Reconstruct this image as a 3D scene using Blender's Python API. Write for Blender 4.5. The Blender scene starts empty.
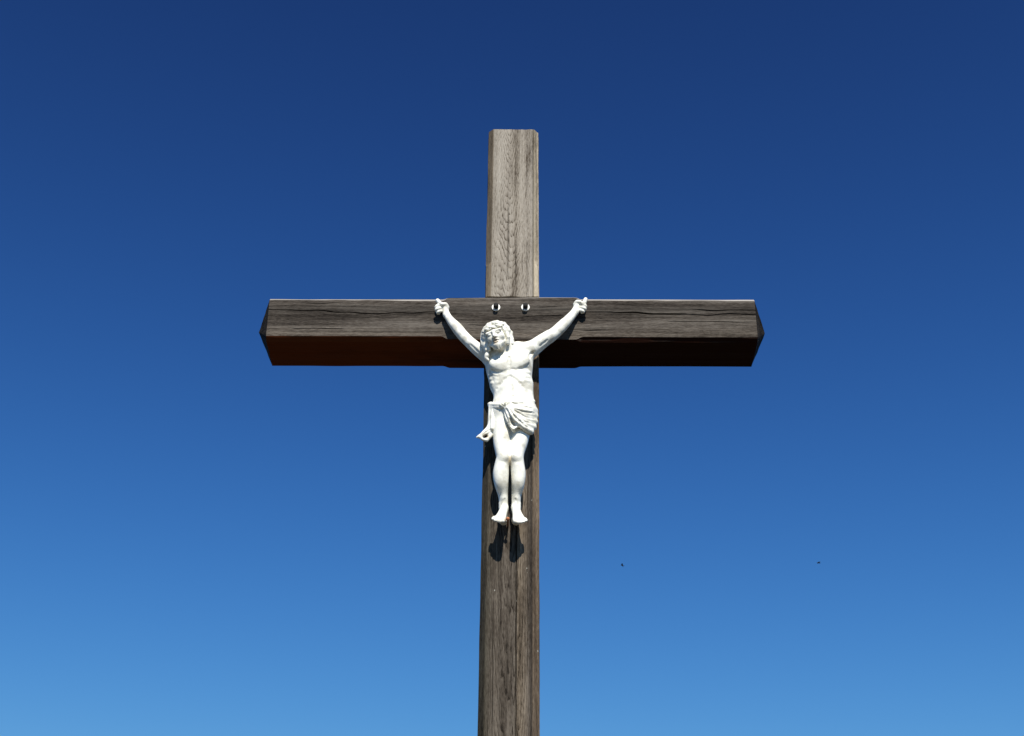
import bpy, math
import numpy as np
from mathutils import Vector, Matrix

# ------------------------------------------------------------------ camera, sky, sun, exposure
sc = bpy.context.scene
C = sc.collection
cam = bpy.data.objects.new('camera', bpy.data.cameras.new('camera'))
C.objects.link(cam)
sc.camera = cam
cam.data.sensor_width = 36.0
cam.data.lens = 1602.0 * 36.0 / 1024.0
cam.data.clip_start = 0.05
cam.data.clip_end = 6000.0
cam.matrix_world = (Matrix.Translation((0.0019, -5.028, 1.6))
                    @ Matrix.Rotation(math.radians(90 + 30.81), 4, 'X')
                    @ Matrix.Rotation(0.0022, 4, 'Z'))

SUN_EL, SUN_AZ = math.radians(46.0), math.radians(8.0)     # azimuth: to the right of straight behind the camera
sun_dir = Vector((math.sin(SUN_AZ) * math.cos(SUN_EL), -math.cos(SUN_AZ) * math.cos(SUN_EL), math.sin(SUN_EL)))

world = bpy.data.worlds.new('World')
sc.world = world
world.use_nodes = True
nt = world.node_tree
nt.nodes.clear()
sky = nt.nodes.new('ShaderNodeTexSky')
sky.sky_type = 'NISHITA'
sky.sun_disc = False
sky.sun_elevation = SUN_EL
sky.sun_rotation = math.pi - SUN_AZ
sky.altitude = 400.0
sky.air_density = 1.0
sky.dust_density = 0.3
sky.ozone_density = 2.0
# the photograph's deep polarised blue: a contrast curve (quadratic in log radiance) on each channel of the sky's own radiance
SKY_GRADE = ((0.0435, 2.4007, -1.4885), (-0.7736, 3.3115, -1.5798), (-1.3123, 5.0487, -2.8735))
SKY_TOP = tuple(math.log(v) for v in (1.90, 3.10, 5.35))      # the curve levels off above this radiance
sep = nt.nodes.new('ShaderNodeSeparateColor')
cmb = nt.nodes.new('ShaderNodeCombineColor')
nt.links.new(sky.outputs['Color'], sep.inputs['Color'])
def sky_math(op, *args):
    n = nt.nodes.new('ShaderNodeMath'); n.operation = op
    for q, v in enumerate(args):
        if isinstance(v, float): n.inputs[q].default_value = v
        else: nt.links.new(v, n.inputs[q])
    return n.outputs[0]
for i, (a, b, c) in enumerate(SKY_GRADE):
    L = sky_math('MINIMUM', sky_math('LOGARITHM', sep.outputs[i], math.e), SKY_TOP[i])
    p = sky_math('MULTIPLY_ADD', sky_math('MULTIPLY_ADD', L, a, b), L, c)
    nt.links.new(sky_math('EXPONENT', p), cmb.inputs[i])
bg = nt.nodes.new('ShaderNodeBackground')
bg.inputs['Strength'].default_value = 0.08
out = nt.nodes.new('ShaderNodeOutputWorld')
nt.links.new(cmb.outputs['Color'], bg.inputs['Color'])
nt.links.new(bg.outputs['Background'], out.inputs['Surface'])

sl = bpy.data.lights.new('sun', 'SUN')
sl.energy = 5.0
sl.angle = math.radians(0.5)
sl.color = (1.0, 0.955, 0.88)
sun = bpy.data.objects.new('sun', sl)
C.objects.link(sun)
sun.location = (0, 0, 30)
sun.rotation_euler = (-sun_dir).to_track_quat('-Z', 'Y').to_euler()

vs = sc.view_settings
vs.view_transform = 'Standard'
vs.look = 'None'
vs.exposure = 0.4
vs.gamma = 1.0
vs.use_curve_mapping = False
sc.cycles.use_denoising = True

# ------------------------------------------------------------------ helpers
def mesh_object(name, verts, faces, material, parent=None, smooth=False):
    me = bpy.data.meshes.new(name)
    verts = np.asarray(verts, dtype=np.float64)
    if isinstance(faces, np.ndarray):
        n = len(faces); k = faces.shape[1]
        me.vertices.add(len(verts)); me.vertices.foreach_set('co', verts.ravel())
        me.loops.add(n * k); me.loops.foreach_set('vertex_index', faces.ravel().astype(np.int32))
        me.polygons.add(n)
        me.polygons.foreach_set('loop_start', np.arange(0, n * k, k, dtype=np.int32))
        me.update(calc_edges=True)
        me.validate()
    else:
        me.from_pydata([tuple(v) for v in verts], [], faces)
    me.materials.append(material)
    if smooth:
        me.polygons.foreach_set('use_smooth', np.ones(len(me.polygons), dtype=bool))
    me.update()
    o = bpy.data.objects.new(name, me)
    C.objects.link(o)
    if parent is not None:
        o.parent = parent
    return o

def empty(name, loc, label, cat, group=None):
    o = bpy.data.objects.new(name, None)
    C.objects.link(o)
    o.location = loc
    o['label'] = label
    o['category'] = cat
    if group:
        o['group'] = group
    return o

_lat = np.random.RandomState(11).rand(64, 64, 64).astype(np.float32)
def vnoise(x, y, z):
    xi, yi, zi = np.floor(x).astype(int), np.floor(y).astype(int), np.floor(z).astype(int)
    fx, fy, fz = x - xi, y - yi, z - zi
    fx, fy, fz = [f * f * (3 - 2 * f) for f in (fx, fy, fz)]
    def g(a, b, c):
        return _lat[(xi + a) & 63, (yi + b) & 63, (zi + c) & 63]
    def lerp(a, b, t):
        return a + (b - a) * t
    return lerp(lerp(lerp(g(0,0,0), g(1,0,0), fx), lerp(g(0,1,0), g(1,1,0), fx), fy),
                lerp(lerp(g(0,0,1), g(1,0,1), fx), lerp(g(0,1,1), g(1,1,1), fx), fy), fz) * 2 - 1

# ------------------------------------------------------------------ materials
def node_mat(name):
    m = bpy.data.materials.new(name)
    m.use_nodes = True
    t = m.node_tree
    return m, t, t.nodes['Principled BSDF']

def wood(name, cols, axis, cathedral=(0.0, 0.06, 0.09), ring=230.0, ringmix=0.35, specks=0.0, seed=0.0, under=None, over=None, warp_amp=.030, bands=None, band_axis='X', band_range=(-.1, .1), lean=0.0, contrast=1.0):
    """Weathered timber: growth rings round a tilted pith (cathedral figure), fibres, patches and pale specks."""
    m, t, b = node_mat(name)
    N, Lk = t.nodes, t.links
    def math_(op, a, bb=None, c=None):
        n = N.new('ShaderNodeMath'); n.operation = op
        for i, v in enumerate((a, bb, c)):
            if v is None: continue
            if isinstance(v, (int, float)): n.inputs[i].default_value = v
            else: Lk.new(v, n.inputs[i])
        return n.outputs[0]
    tc = N.new('ShaderNodeTexCoord')
    mp = N.new('ShaderNodeMapping')
    if axis == 'X':                                    # turn the grain of a lying beam to Z
        mp.inputs['Rotation'].default_value = (0, math.radians(90), 0)
    mp.inputs['Location'].default_value = (0, 0, seed)
    Lk.new(tc.outputs['Object'], mp.inputs['Vector'])
    P = mp.outputs['Vector']
    def noise(scale, detail=4.0, rough=0.55, dist=0.0):
        q = N.new('ShaderNodeMapping'); q.inputs['Scale'].default_value = scale
        Lk.new(P, q.inputs['Vector'])
        n = N.new('ShaderNodeTexNoise')
        n.inputs['Scale'].default_value = 1.0
        n.inputs['Detail'].default_value = detail
        n.inputs['Roughness'].default_value = rough
        n.inputs['Distortion'].default_value = dist
        Lk.new(q.outputs['Vector'], n.inputs['Vector'])
        return n.outputs['Fac']
    sp = N.new('ShaderNodeSeparateXYZ'); Lk.new(P, sp.inputs[0])
    warp = noise((7, 7, 2.2), 3.0)
    warp2 = noise((26, 26, 5), 3.0)
    x0, y0, tilt = cathedral
    X = math_('SUBTRACT', sp.outputs['X'], x0)
    X = math_('ADD', X, math_('MULTIPLY', math_('SUBTRACT', warp, 0.5), warp_amp))
    Y = math_('ADD', math_('ADD', sp.outputs['Y'], y0), math_('MULTIPLY', sp.outputs['Z'], tilt))
    Y = math_('ADD', Y, math_('MULTIPLY', math_('SUBTRACT', warp2, 0.5), 0.012))
    r = math_('SQRT', math_('ADD', math_('MULTIPLY', X, X), math_('MULTIPLY', Y, Y)))
    ph = math_('FRACT', math_('MULTIPLY', r, ring))
    late = math_('POWER', ph, 3.0)                     # sharp late-wood line at the end of every ring
    fibre = noise((260, 260, 9.0), 5.0, 0.7)
    streak = noise((75, 75, 1.6), 4.0, 0.6)
    patch = noise((9, 9, 2.6), 4.0, 0.55)
    pore = noise((330, 330, 48), 4.0, 0.7)
    broad = noise((24, 24, 1.3), 3.0, 0.5)
    tone = math_('MULTIPLY_ADD', math_('SUBTRACT', streak, 0.5), 0.75 * contrast, 0.5)
    tone = math_('MULTIPLY_ADD', math_('SUBTRACT', fibre, 0.5), 0.60 * contrast, tone)
    tone = math_('MULTIPLY_ADD', math_('SUBTRACT', pore, 0.5), 1.25 * contrast, tone)
    tone = math_('MULTIPLY_ADD', math_('SUBTRACT', broad, 0.5), 1.15 * contrast, tone)
    tone = math_('MULTIPLY_ADD', math_('SUBTRACT', patch, 0.5), 0.75, tone)
    def rng(v, a, b, c=0.0, d=1.0):
        n = N.new('ShaderNodeMapRange'); Lk.new(v, n.inputs['Value'])
        for i_, x_ in enumerate((a, b, c, d)): n.inputs[i_ + 1].default_value = x_
        return n.outputs['Result']
    dash = rng(noise((380, 380, 42), 2.0, 0.6), 0.42, 0.60)          # ring-porous: the early wood is a row of short open pores
    fade = rng(math_('ABSOLUTE', X), 0.025, 0.085, 1.0, 0.30)
    vary = rng(patch, 0.35, 0.65, 0.45, 1.3)
    ringvis = math_('MULTIPLY', math_('MULTIPLY', late, math_('MULTIPLY_ADD', dash, 0.8, 0.2)), math_('MULTIPLY', math_('MULTIPLY', fade, vary), ringmix * 1.25))
    tone = math_('SUBTRACT', tone, ringvis)
    ramp = N.new('ShaderNodeValToRGB')
    e = ramp.color_ramp.elements
    e[0].position, e[0].color = 0.08, (*cols[0], 1)
    e[1].position, e[1].color = 0.85, (*cols[2], 1)
    k = e.new(0.42); k.color = (*cols[1], 1)
    Lk.new(tone, ramp.inputs['Fac'])
    col = ramp.outputs['Color']
    def mix(fac, a, c):
        n = N.new('ShaderNodeMix'); n.data_type = 'RGBA'
        if isinstance(fac, float): n.inputs['Factor'].default_value = fac
        else: Lk.new(fac, n.inputs['Factor'])
        for s, v in (('A', a), ('B', c)):
            sock = [i for i in n.inputs if i.name == s and i.type == 'RGBA'][0]
            if isinstance(v, tuple): sock.default_value = (*v, 1)
            else: Lk.new(v, sock)
        return [o for o in n.outputs if o.type == 'RGBA'][0]
    if bands is not None:                              # sapwood, heartwood and stained strips that run along the timber
        so = N.new('ShaderNodeSeparateXYZ'); Lk.new(tc.outputs['Object'], so.inputs[0])
        v = so.outputs[band_axis]
        if lean: v = math_('SUBTRACT', v, math_('MULTIPLY_ADD', math_('SUBTRACT', so.outputs['Z'], 4.717), lean, .0014))
        v = math_('MULTIPLY_ADD', math_('SUBTRACT', broad, 0.5), 0.004, v)
        mr = N.new('ShaderNodeMapRange'); mr.inputs['From Min'].default_value, mr.inputs['From Max'].default_value = band_range
        Lk.new(v, mr.inputs['Value'])
        br = N.new('ShaderNodeValToRGB'); Lk.new(mr.outputs['Result'], br.inputs['Fac'])
        el = br.color_ramp.elements
        for j, (ps, cl) in enumerate(bands):
            q = el[j] if j < 2 else el.new(ps)
            q.position = ps; q.color = (*[c / 3.0 for c in cl], 1)
        mu = N.new('ShaderNodeVectorMath'); mu.operation = 'MULTIPLY'
        Lk.new(col, mu.inputs[0]); Lk.new(br.outputs['Color'], mu.inputs[1])
        m3 = N.new('ShaderNodeVectorMath'); m3.operation = 'SCALE'; m3.inputs['Scale'].default_value = 3.0
        Lk.new(mu.outputs[0], m3.inputs[0]); col = m3.outputs[0]
    if under is not None:                              # red-brown underside stain; on the bottom chamfers it paints in their shade
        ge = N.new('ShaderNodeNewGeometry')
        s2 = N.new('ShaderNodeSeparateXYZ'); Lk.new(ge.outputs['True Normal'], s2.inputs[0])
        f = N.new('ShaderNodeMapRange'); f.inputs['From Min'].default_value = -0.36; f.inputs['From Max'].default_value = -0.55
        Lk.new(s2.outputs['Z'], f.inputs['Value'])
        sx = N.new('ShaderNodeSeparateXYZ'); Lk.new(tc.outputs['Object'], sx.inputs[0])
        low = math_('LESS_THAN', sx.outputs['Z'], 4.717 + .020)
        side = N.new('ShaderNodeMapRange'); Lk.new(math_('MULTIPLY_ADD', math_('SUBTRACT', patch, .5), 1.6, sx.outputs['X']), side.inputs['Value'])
        side.inputs['From Min'].default_value = .15; side.inputs['From Max'].default_value = -.45      # the stain is redder and lighter towards the left arm
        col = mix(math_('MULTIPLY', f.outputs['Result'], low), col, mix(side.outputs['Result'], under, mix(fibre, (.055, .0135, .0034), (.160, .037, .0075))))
    if over is not None:                               # arrises that face upwards near the top are paler
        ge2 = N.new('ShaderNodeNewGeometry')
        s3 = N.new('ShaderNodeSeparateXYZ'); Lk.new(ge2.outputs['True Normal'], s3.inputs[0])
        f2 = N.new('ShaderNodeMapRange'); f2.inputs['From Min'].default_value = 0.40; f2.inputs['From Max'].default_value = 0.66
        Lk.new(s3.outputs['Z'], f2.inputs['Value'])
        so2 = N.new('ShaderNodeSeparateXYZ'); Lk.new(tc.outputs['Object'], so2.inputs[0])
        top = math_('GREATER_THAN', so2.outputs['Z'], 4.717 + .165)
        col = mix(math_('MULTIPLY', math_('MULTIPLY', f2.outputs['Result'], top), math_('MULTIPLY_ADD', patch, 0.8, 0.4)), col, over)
    if specks:
        q = N.new('ShaderNodeMapping'); q.inputs['Scale'].default_value = (55, 55, 34); Lk.new(P, q.inputs['Vector'])
        v = N.new('ShaderNodeTexVoronoi'); v.inputs['Scale'].default_value = 1.0; Lk.new(q.outputs['Vector'], v.inputs['Vector'])
        near = math_('LESS_THAN', v.outputs['Distance'], 0.12)
        sel = N.new('ShaderNodeSeparateXYZ'); Lk.new(v.outputs['Color'], sel.inputs[0])
        near = math_('MULTIPLY', near, math_('GREATER_THAN', sel.outputs['X'], 1.0 - specks))
        col = mix(near, col, (0.30, 0.29, 0.25))
    Lk.new(col, b.inputs['Base Color'])
    b.inputs['Roughness'].default_value = 0.92
    b.inputs['Specular IOR Level'].default_value = 0.10
    hgt = math_('SUBTRACT', math_('MULTIPLY_ADD', fibre, 0.6, math_('MULTIPLY_ADD', streak, 0.8, math_('MULTIPLY', pore, 0.5))), math_('MULTIPLY', late, 0.35))
    bp = N.new('ShaderNodeBump'); bp.inputs['Strength'].default_value = 0.55; bp.inputs['Distance'].default_value = 0.0035
    Lk.new(hgt, bp.inputs['Height']); Lk.new(bp.outputs['Normal'], b.inputs['Normal'])
    return m

MAT = {}
g = lambda v: (v, v, v)
LOW_BANDS = ((0.0, (.50, .53, .50)), (1.0, (1.25, 1.10, .95)), (.10, (.55, .57, .52)), (.20, (.95, .93, .90)), (.50, (.98, .96, .94)), (.60, (1.0, .98, .95)), (.64, (1.50, 1.40, 1.24)),
             (.75, (1.32, 1.25, 1.16)), (.82, (.75, .72, .71)), (.87, (.42, .40, .39)), (.905, (1.50, 1.32, 1.12)))
HIGH_BANDS = ((0.0, (.46, .40, .33)), (1.0, (1.45, 1.38, 1.22)), (.085, (.52, .46, .38)), (.115, (.98, .97, .95)), (.36, (1.02, 1.01, 1.0)), (.55, (.92, .90, .87)),
              (.70, (1.14, 1.13, 1.12)), (.86, (1.08, 1.07, 1.06)), (.893, (.52, .50, .46)), (.915, (1.35, 1.28, 1.12)))
BEAM_BANDS = ((0.0, g(1.0)), (1.0, g(1.3)), (.12, (1.30, 1.27, 1.22)), (.30, g(1.08)), (.58, g(.95)), (.70, g(.55)), (.78, g(.75)), (.86, g(1.15)))
MAT['post_low'] = wood('weathered_post_wood', ((.010, .0075, .0052), (.064, .0530, .0415), (.160, .139, .113)), 'Z', (-.004, .175, -.032), 210, .45, specks=.06,
                       bands=LOW_BANDS, lean=.0051, contrast=.82)
MAT['post_high'] = wood('bleached_post_wood', ((.048, .036, .025), (.236, .209, .172), (.375, .343, .291)), 'Z', (-.012, .600, -.100), 250, .48, warp_amp=.075,
                        bands=HIGH_BANDS, lean=.0051, contrast=.80)
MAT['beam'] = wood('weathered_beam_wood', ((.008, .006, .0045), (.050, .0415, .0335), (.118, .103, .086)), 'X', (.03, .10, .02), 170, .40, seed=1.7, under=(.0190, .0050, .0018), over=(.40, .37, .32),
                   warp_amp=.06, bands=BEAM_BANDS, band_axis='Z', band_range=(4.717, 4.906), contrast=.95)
MAT['end_grain'] = wood('end_grain_wood', ((.004, .003, .002), (.012, .009, .006), (.040, .033, .025)), 'X', (0, .09, 0), 300, .4, seed=5.0)

def white_paint():
    m, t, b = node_mat('weathered_white_paint')
    N, Lk = t.nodes, t.links
    tc = N.new('ShaderNodeTexCoord')
    def noise(s, d=4.0):
        n = N.new('ShaderNodeTexNoise'); n.inputs['Scale'].default_value = s; n.inputs['Detail'].default_value = d
        Lk.new(tc.outputs['Object'], n.inputs['Vector']); return n.outputs['Fac']
    r = N.new('ShaderNodeValToRGB'); Lk.new(noise(26.0, 5.0), r.inputs['Fac'])
    e = r.color_ramp.elements
    e[0].position, e[0].color = .34, (.60, .57, .47, 1)
    e[1].position, e[1].color = .52, (.86, .84, .735, 1)
    col = r.outputs['Color']
    # rust and dirt that ran from the mouth, the knees and the foot nail, and the soiled knot of the loincloth; other spots paint shade into folds, flank and eye
    for (p, rad, c, s) in STAINS_AND_SHADE:
        vm = N.new('ShaderNodeVectorMath'); vm.operation = 'SUBTRACT'
        Lk.new(tc.outputs['Object'], vm.inputs[0]); vm.inputs[1].default_value = p
        v2 = N.new('ShaderNodeVectorMath'); v2.operation = 'DIVIDE'; Lk.new(vm.outputs[0], v2.inputs[0]); v2.inputs[1].default_value = rad
        ln = N.new('ShaderNodeVectorMath'); ln.operation = 'LENGTH'; Lk.new(v2.outputs[0], ln.inputs[0])
        ad = N.new('ShaderNodeMath'); ad.operation = 'MULTIPLY_ADD'
        Lk.new(noise(90.0, 3.0), ad.inputs[0]); ad.inputs[1].default_value = 0.9; Lk.new(ln.outputs['Value'], ad.inputs[2])
        mr = N.new('ShaderNodeMapRange'); mr.inputs['From Min'].default_value = 1.45; mr.inputs['From Max'].default_value = .75
        mr.inputs['To Max'].default_value = s
        Lk.new(ad.outputs[0], mr.inputs['Value'])
        mx = N.new('ShaderNodeMix'); mx.data_type = 'RGBA'
        Lk.new(mr.outputs['Result'], mx.inputs[0]); Lk.new(col, mx.inputs[6]); mx.inputs[7].default_value = (*c, 1)
        col = mx.outputs[2]
    Lk.new(col, b.inputs['Base Color'])
    b.inputs['Roughness'].default_value = 0.42
    bp = N.new('ShaderNodeBump'); bp.inputs['Strength'].default_value = .25; bp.inputs['Distance'].default_value = .002
    Lk.new(noise(140.0, 5.0), bp.inputs['Height']); Lk.new(bp.outputs['Normal'], b.inputs['Normal'])
    return m

def simple(name, col, rough=.5, metal=0.0, var=.35, scale=60.0):
    m, t, b = node_mat(name)
    n = t.nodes.new('ShaderNodeTexNoise'); n.inputs['Scale'].default_value = scale; n.inputs['Detail'].default_value = 5
    tc = t.nodes.new('ShaderNodeTexCoord'); t.links.new(tc.outputs['Object'], n.inputs['Vector'])
    r = t.nodes.new('ShaderNodeValToRGB'); t.links.new(n.outputs['Fac'], r.inputs['Fac'])
    r.color_ramp.elements[0].position = .3; r.color_ramp.elements[1].position = .7
    r.color_ramp.elements[0].color = (*[c * (1 - var) for c in col], 1)
    r.color_ramp.elements[1].color = (*[min(1, c * (1 + var)) for c in col], 1)
    t.links.new(r.outputs['Color'], b.inputs['Base Color'])
    b.inputs['Roughness'].default_value = rough
    b.inputs['Metallic'].default_value = metal
    return m

# ------------------------------------------------------------------ the ground
def ground():
    n = 40
    g = np.sign(np.linspace(-1, 1, n)) * np.abs(np.linspace(-1, 1, n)) ** 3 * 2500
    X, Y = np.meshgrid(g, g)
    R = np.hypot(X, Y)
    Z = vnoise(X * .03 + 5.3, Y * .03 + 8.1, X * 0 + .5) * .8 * np.clip((R - 8) / 60, 0, 1)
    v = np.stack([X, Y, Z], -1).reshape(-1, 3)
    i = np.arange(n * n).reshape(n, n)
    f = np.stack([i[:-1, :-1], i[:-1, 1:], i[1:, 1:], i[1:, :-1]], -1).reshape(-1, 4)
    o = mesh_object('ground', v, f, simple('dry_earth_and_grass', (.052, .046, .030), .95, 0, .4, 3.0), None, True)
    o['kind'] = 'structure'
ground()

# ------------------------------------------------------------------ timbers
def timber(stations, half_w, depth, chamfer, cracks=(), cap_tip=0.0, seed=0.0, rough=.0012, wander=None, taper=None):
    """A square timber as a lofted section in (u across the face, d depth from the face, s along the grain).
    chamfer(s) -> sizes of the four edge chamfers: front-left, front-right, back-right, back-left.
    cracks: (u, s0, s1, depth, width, wobble) drying checks in the front face."""
    S = np.asarray(stations, float)
    base = np.linspace(-1, 1, 56)
    cu = []
    for (u, s0, s1, dp, wd, wb) in cracks:
        cu += [u + wd * k for k in (-.9, -.45, 0, .45, .9)]
    cu = np.array(cu) / half_w if cu else np.zeros(0)
    if len(cu):
        keep = np.array([np.min(np.abs(cu - b_)) > .012 for b_ in base]); keep[0] = keep[-1] = True
        front_t = np.sort(np.concatenate([base[keep], cu]))
    else:
        front_t = base
    side_t = np.linspace(-1, 1, 30)
    nc = 5
    rows = []
    for s in S:
        fl, fr, br, bl = chamfer(s)
        a, dp = half_w, depth
        if taper is not None:
            a, dp = a * taper(s), dp * 1.0
        pts, nor = [], []
        def edge(p, q, tt, nv):
            for t_ in tt:
                w_ = (t_ + 1) / 2
                pts.append((p[0] + (q[0] - p[0]) * w_, p[1] + (q[1] - p[1]) * w_)); nor.append(nv)
        r2 = math.sqrt(.5)
        # the front face keeps its columns where they are; only those beyond the chamfer are pulled in
        fu = np.clip(front_t * a, -a + fl, a - fr)
        for j, u_ in enumerate(fu):
            pts.append((u_, 0.0)); nor.append((0, -1))
        edge((a - fr, 0), (a, fr), np.linspace(-1, 1, nc + 2)[1:-1], (r2, -r2))
        edge((a, fr), (a, dp - br), side_t, (1, 0))
        edge((a, dp - br), (a - br, dp), np.linspace(-1, 1, nc + 2)[1:-1], (r2, r2))
        edge((a - br, dp), (-a + bl, dp), side_t, (0, 1))
        edge((-a + bl, dp), (-a, dp - bl), np.linspace(-1, 1, nc + 2)[1:-1], (-r2, r2))
        edge((-a, dp - bl), (-a, fl), side_t, (-1, 0))
        edge((-a, fl), (-a + fl, 0), np.linspace(-1, 1, nc + 2)[1:-1], (-r2, -r2))
        rows.append((pts, nor))
    Pp = np.array([r_[0] for r_ in rows]); Nn = np.array([r_[1] for r_ in rows])
    ns, npz = Pp.shape[:2]
    SS = np.repeat(S[:, None], npz, 1)
    U, D = Pp[..., 0], Pp[..., 1]
    disp = (vnoise(U * 70 + seed, D * 70, SS * 2.2 + seed) * 1.0 + vnoise(U * 190, D * 190 + seed, SS * 9) * .9 + vnoise(U * 25, D * 25, SS * 1.1 + seed) * 1.6) * rough
    disp -= np.clip(vnoise(U * 120 + seed, D * 120, SS * 1.6) - .55, 0, 1) * rough * 6      # shallow torn grain
    nfr = len(front_t)
    for (u, s0, s1, dp, wd, wb) in cracks:
        prof = np.clip((S - s0) / .08, 0, 1) * np.clip((s1 - S) / .08, 0, 1)
        prof *= .55 + .45 * vnoise(S * 9 + u * 50, S * 0 + .5, S * 0 + seed)
        prof = np.clip(prof, 0, 1)
        path = wb * (vnoise(S * 4 + u * 31, S * 0 + 2.5, S * 0 + seed) + .35 * vnoise(S * 17 + u * 31, S * 0 + 1.5, S * 0))
        fall = np.exp(-((U[:, :nfr] - u) / .018) ** 2)
        off = np.abs(front_t * half_w - u) / wd
        shape = np.clip(1.25 - off * 1.6, 0, 1)
        inside = (np.abs(front_t * half_w - u) < wd * 1.05)
        disp[:, :nfr] -= prof[:, None] * dp * (shape * inside)[None, :]
        Pp[:, :nfr, 0] += path[:, None] * fall
    Pp = Pp + Nn * disp[..., None]
    V = np.concatenate([Pp, SS[..., None]], -1).reshape(-1, 3)
    idx = np.arange(ns * npz).reshape(ns, npz)
    nx = np.roll(idx, -1, axis=1)
    F = np.stack([idx[:-1], nx[:-1], nx[1:], idx[1:]], -1).reshape(-1, 4)
    return V, F, idx

def caps(V, idx_row, tip, sgn):
    """Pointed (or flat) end: a fan of short rings from the last section to the tip."""
    P0 = V[idx_row]
    cen = P0.mean(0); cen[0] = (P0[:, 0].min() + P0[:, 0].max()) / 2; cen[1] = (P0[:, 1].min() + P0[:, 1].max()) / 2
    verts, faces = [P0.copy()], []
    n = len(P0)
    K = 7
    for k in range(1, K + 1):
        t = k / K * .985
        Q = P0 * (1 - t) + cen * t
        Q[:, 2] = P0[:, 2] * (1 - t) + cen[2] * t + sgn * tip * t
        Q[:, 2] += vnoise(Q[:, 0] * 90, Q[:, 1] * 90, Q[:, 2] * 0 + 3.3 * sgn) * .0016
        verts.append(Q)
    verts = np.concatenate(verts)
    i = np.arange(n * (K + 1)).reshape(K + 1, n)
    j = np.roll(i, -1, 1)
    f = np.stack([i[:-1], j[:-1], j[1:], i[1:]], -1).reshape(-1, 4)
    if sgn < 0: f = f[:, ::-1]
    last = list(i[-1] if sgn > 0 else i[-1][::-1])
    return verts, f, [int(q) for q in last]

def smooth_step(x): x = min(1, max(0, x)); return x * x * (3 - 2 * x)

cross = empty('wooden_cross', (0, 0, 0), 'tall weathered wooden cross of square timbers standing against a clear blue sky', 'cross')
H0, HB = 4.717, .189                     # underside and height of the crossbeam
LEAN = .0051

def joined(name, pieces, mats, parent):
    """One mesh from several (verts, quads, material index, extra polygon) pieces."""
    vs_, fs_, mi, off = [], [], [], 0
    for (v, f, k, ex) in pieces:
        vs_.append(v)
        fs_ += [[int(a) + off for a in q] for q in f]; mi += [k] * len(f)
        for p in ex:
            fs_.append([a + off for a in p]); mi.append(k)
        off += len(v)
    o = mesh_object(name, np.concatenate(vs_), fs_, mats[0], parent)
    for m in mats[1:]: o.data.materials.append(m)
    o.data.polygons.foreach_set('material_index', np.array(mi, dtype=np.int32))
    o.data.polygons.foreach_set('use_smooth', np.ones(len(mi), dtype=bool))
    o.data.set_sharp_from_angle(angle=math.radians(28))
    return o

def build_post():
    w, d = .100, .190
    E = .0035
    def ch_low(s):
        k = smooth_step((4.585 - s) / .045)
        j = .0012 * float(vnoise(np.array(s * 3.1), np.array(.5), np.array(.5)))
        return [E + (.0185 - E) * k + j * k, E + (.0200 - E) * k + j * k, E + .014 * k, E + .014 * k]
    def ch_high(s):
        kl = smooth_step((s - 5.045) / .022); kr = smooth_step((s - 5.030) / .06)
        return [E + (.0180 - E) * kl, E + (.0205 - E) * kr, E + .014 * kl, E + .014 * kr]
    st = np.concatenate([np.linspace(-.3, 2.9, 40)[:-1], np.arange(2.9, H0 - .001, .008), [H0 - .001]])
    low = timber(st, w, d, ch_low, cracks=((.022, 2.6, 4.15, .012, .0030, .006), (-.055, 2.8, 3.7, .006, .0022, .005), (.060, 3.4, 4.5, .006, .0022, .004)), seed=2.2)
    st2 = np.concatenate([[H0 + HB + .0055], np.arange(H0 + HB + .010, 5.705, .007), [5.7085, 5.7130]])
    high = timber(st2, w, d, ch_high, cracks=((-.018, 4.95, 5.35, .007, .0026, .007), (.012, 4.93, 5.20, .006, .0022, .006)), seed=7.7)
    pieces = []
    for (V, Fq, idx), mi, tip in ((low, 0, 0), (high, 1, .03)):
        V = V.copy()
        V[:, 0] += LEAN * (V[:, 2] - H0) + .0014
        pieces.append((V, Fq, mi, []))
        cv, cf, cl = caps(V, idx[-1], tip, 1)
        pieces.append((cv, cf, mi, [cl]))
        cv, cf, cl = caps(V, idx[0], 0, -1)
        pieces.append((cv, cf, mi, [cl]))
    # the tongue of the halving joint that runs through the crossbeam
    a, y0, y1, z0, z1 = .070, .045, .150, H0 - .05, H0 + HB + .05
    v = np.array([(x, y, z) for z in (z0, z1) for (x, y) in ((-a, y0), (a, y0), (a, y1), (-a, y1))])
    pieces.append((v, [[0, 1, 5, 4], [1, 2, 6, 5], [2, 3, 7, 6], [3, 0, 4, 7], [3, 2, 1, 0], [4, 5, 6, 7]], 0, []))
    return joined('post', pieces, [MAT['post_low'], MAT['post_high']], cross)

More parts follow.
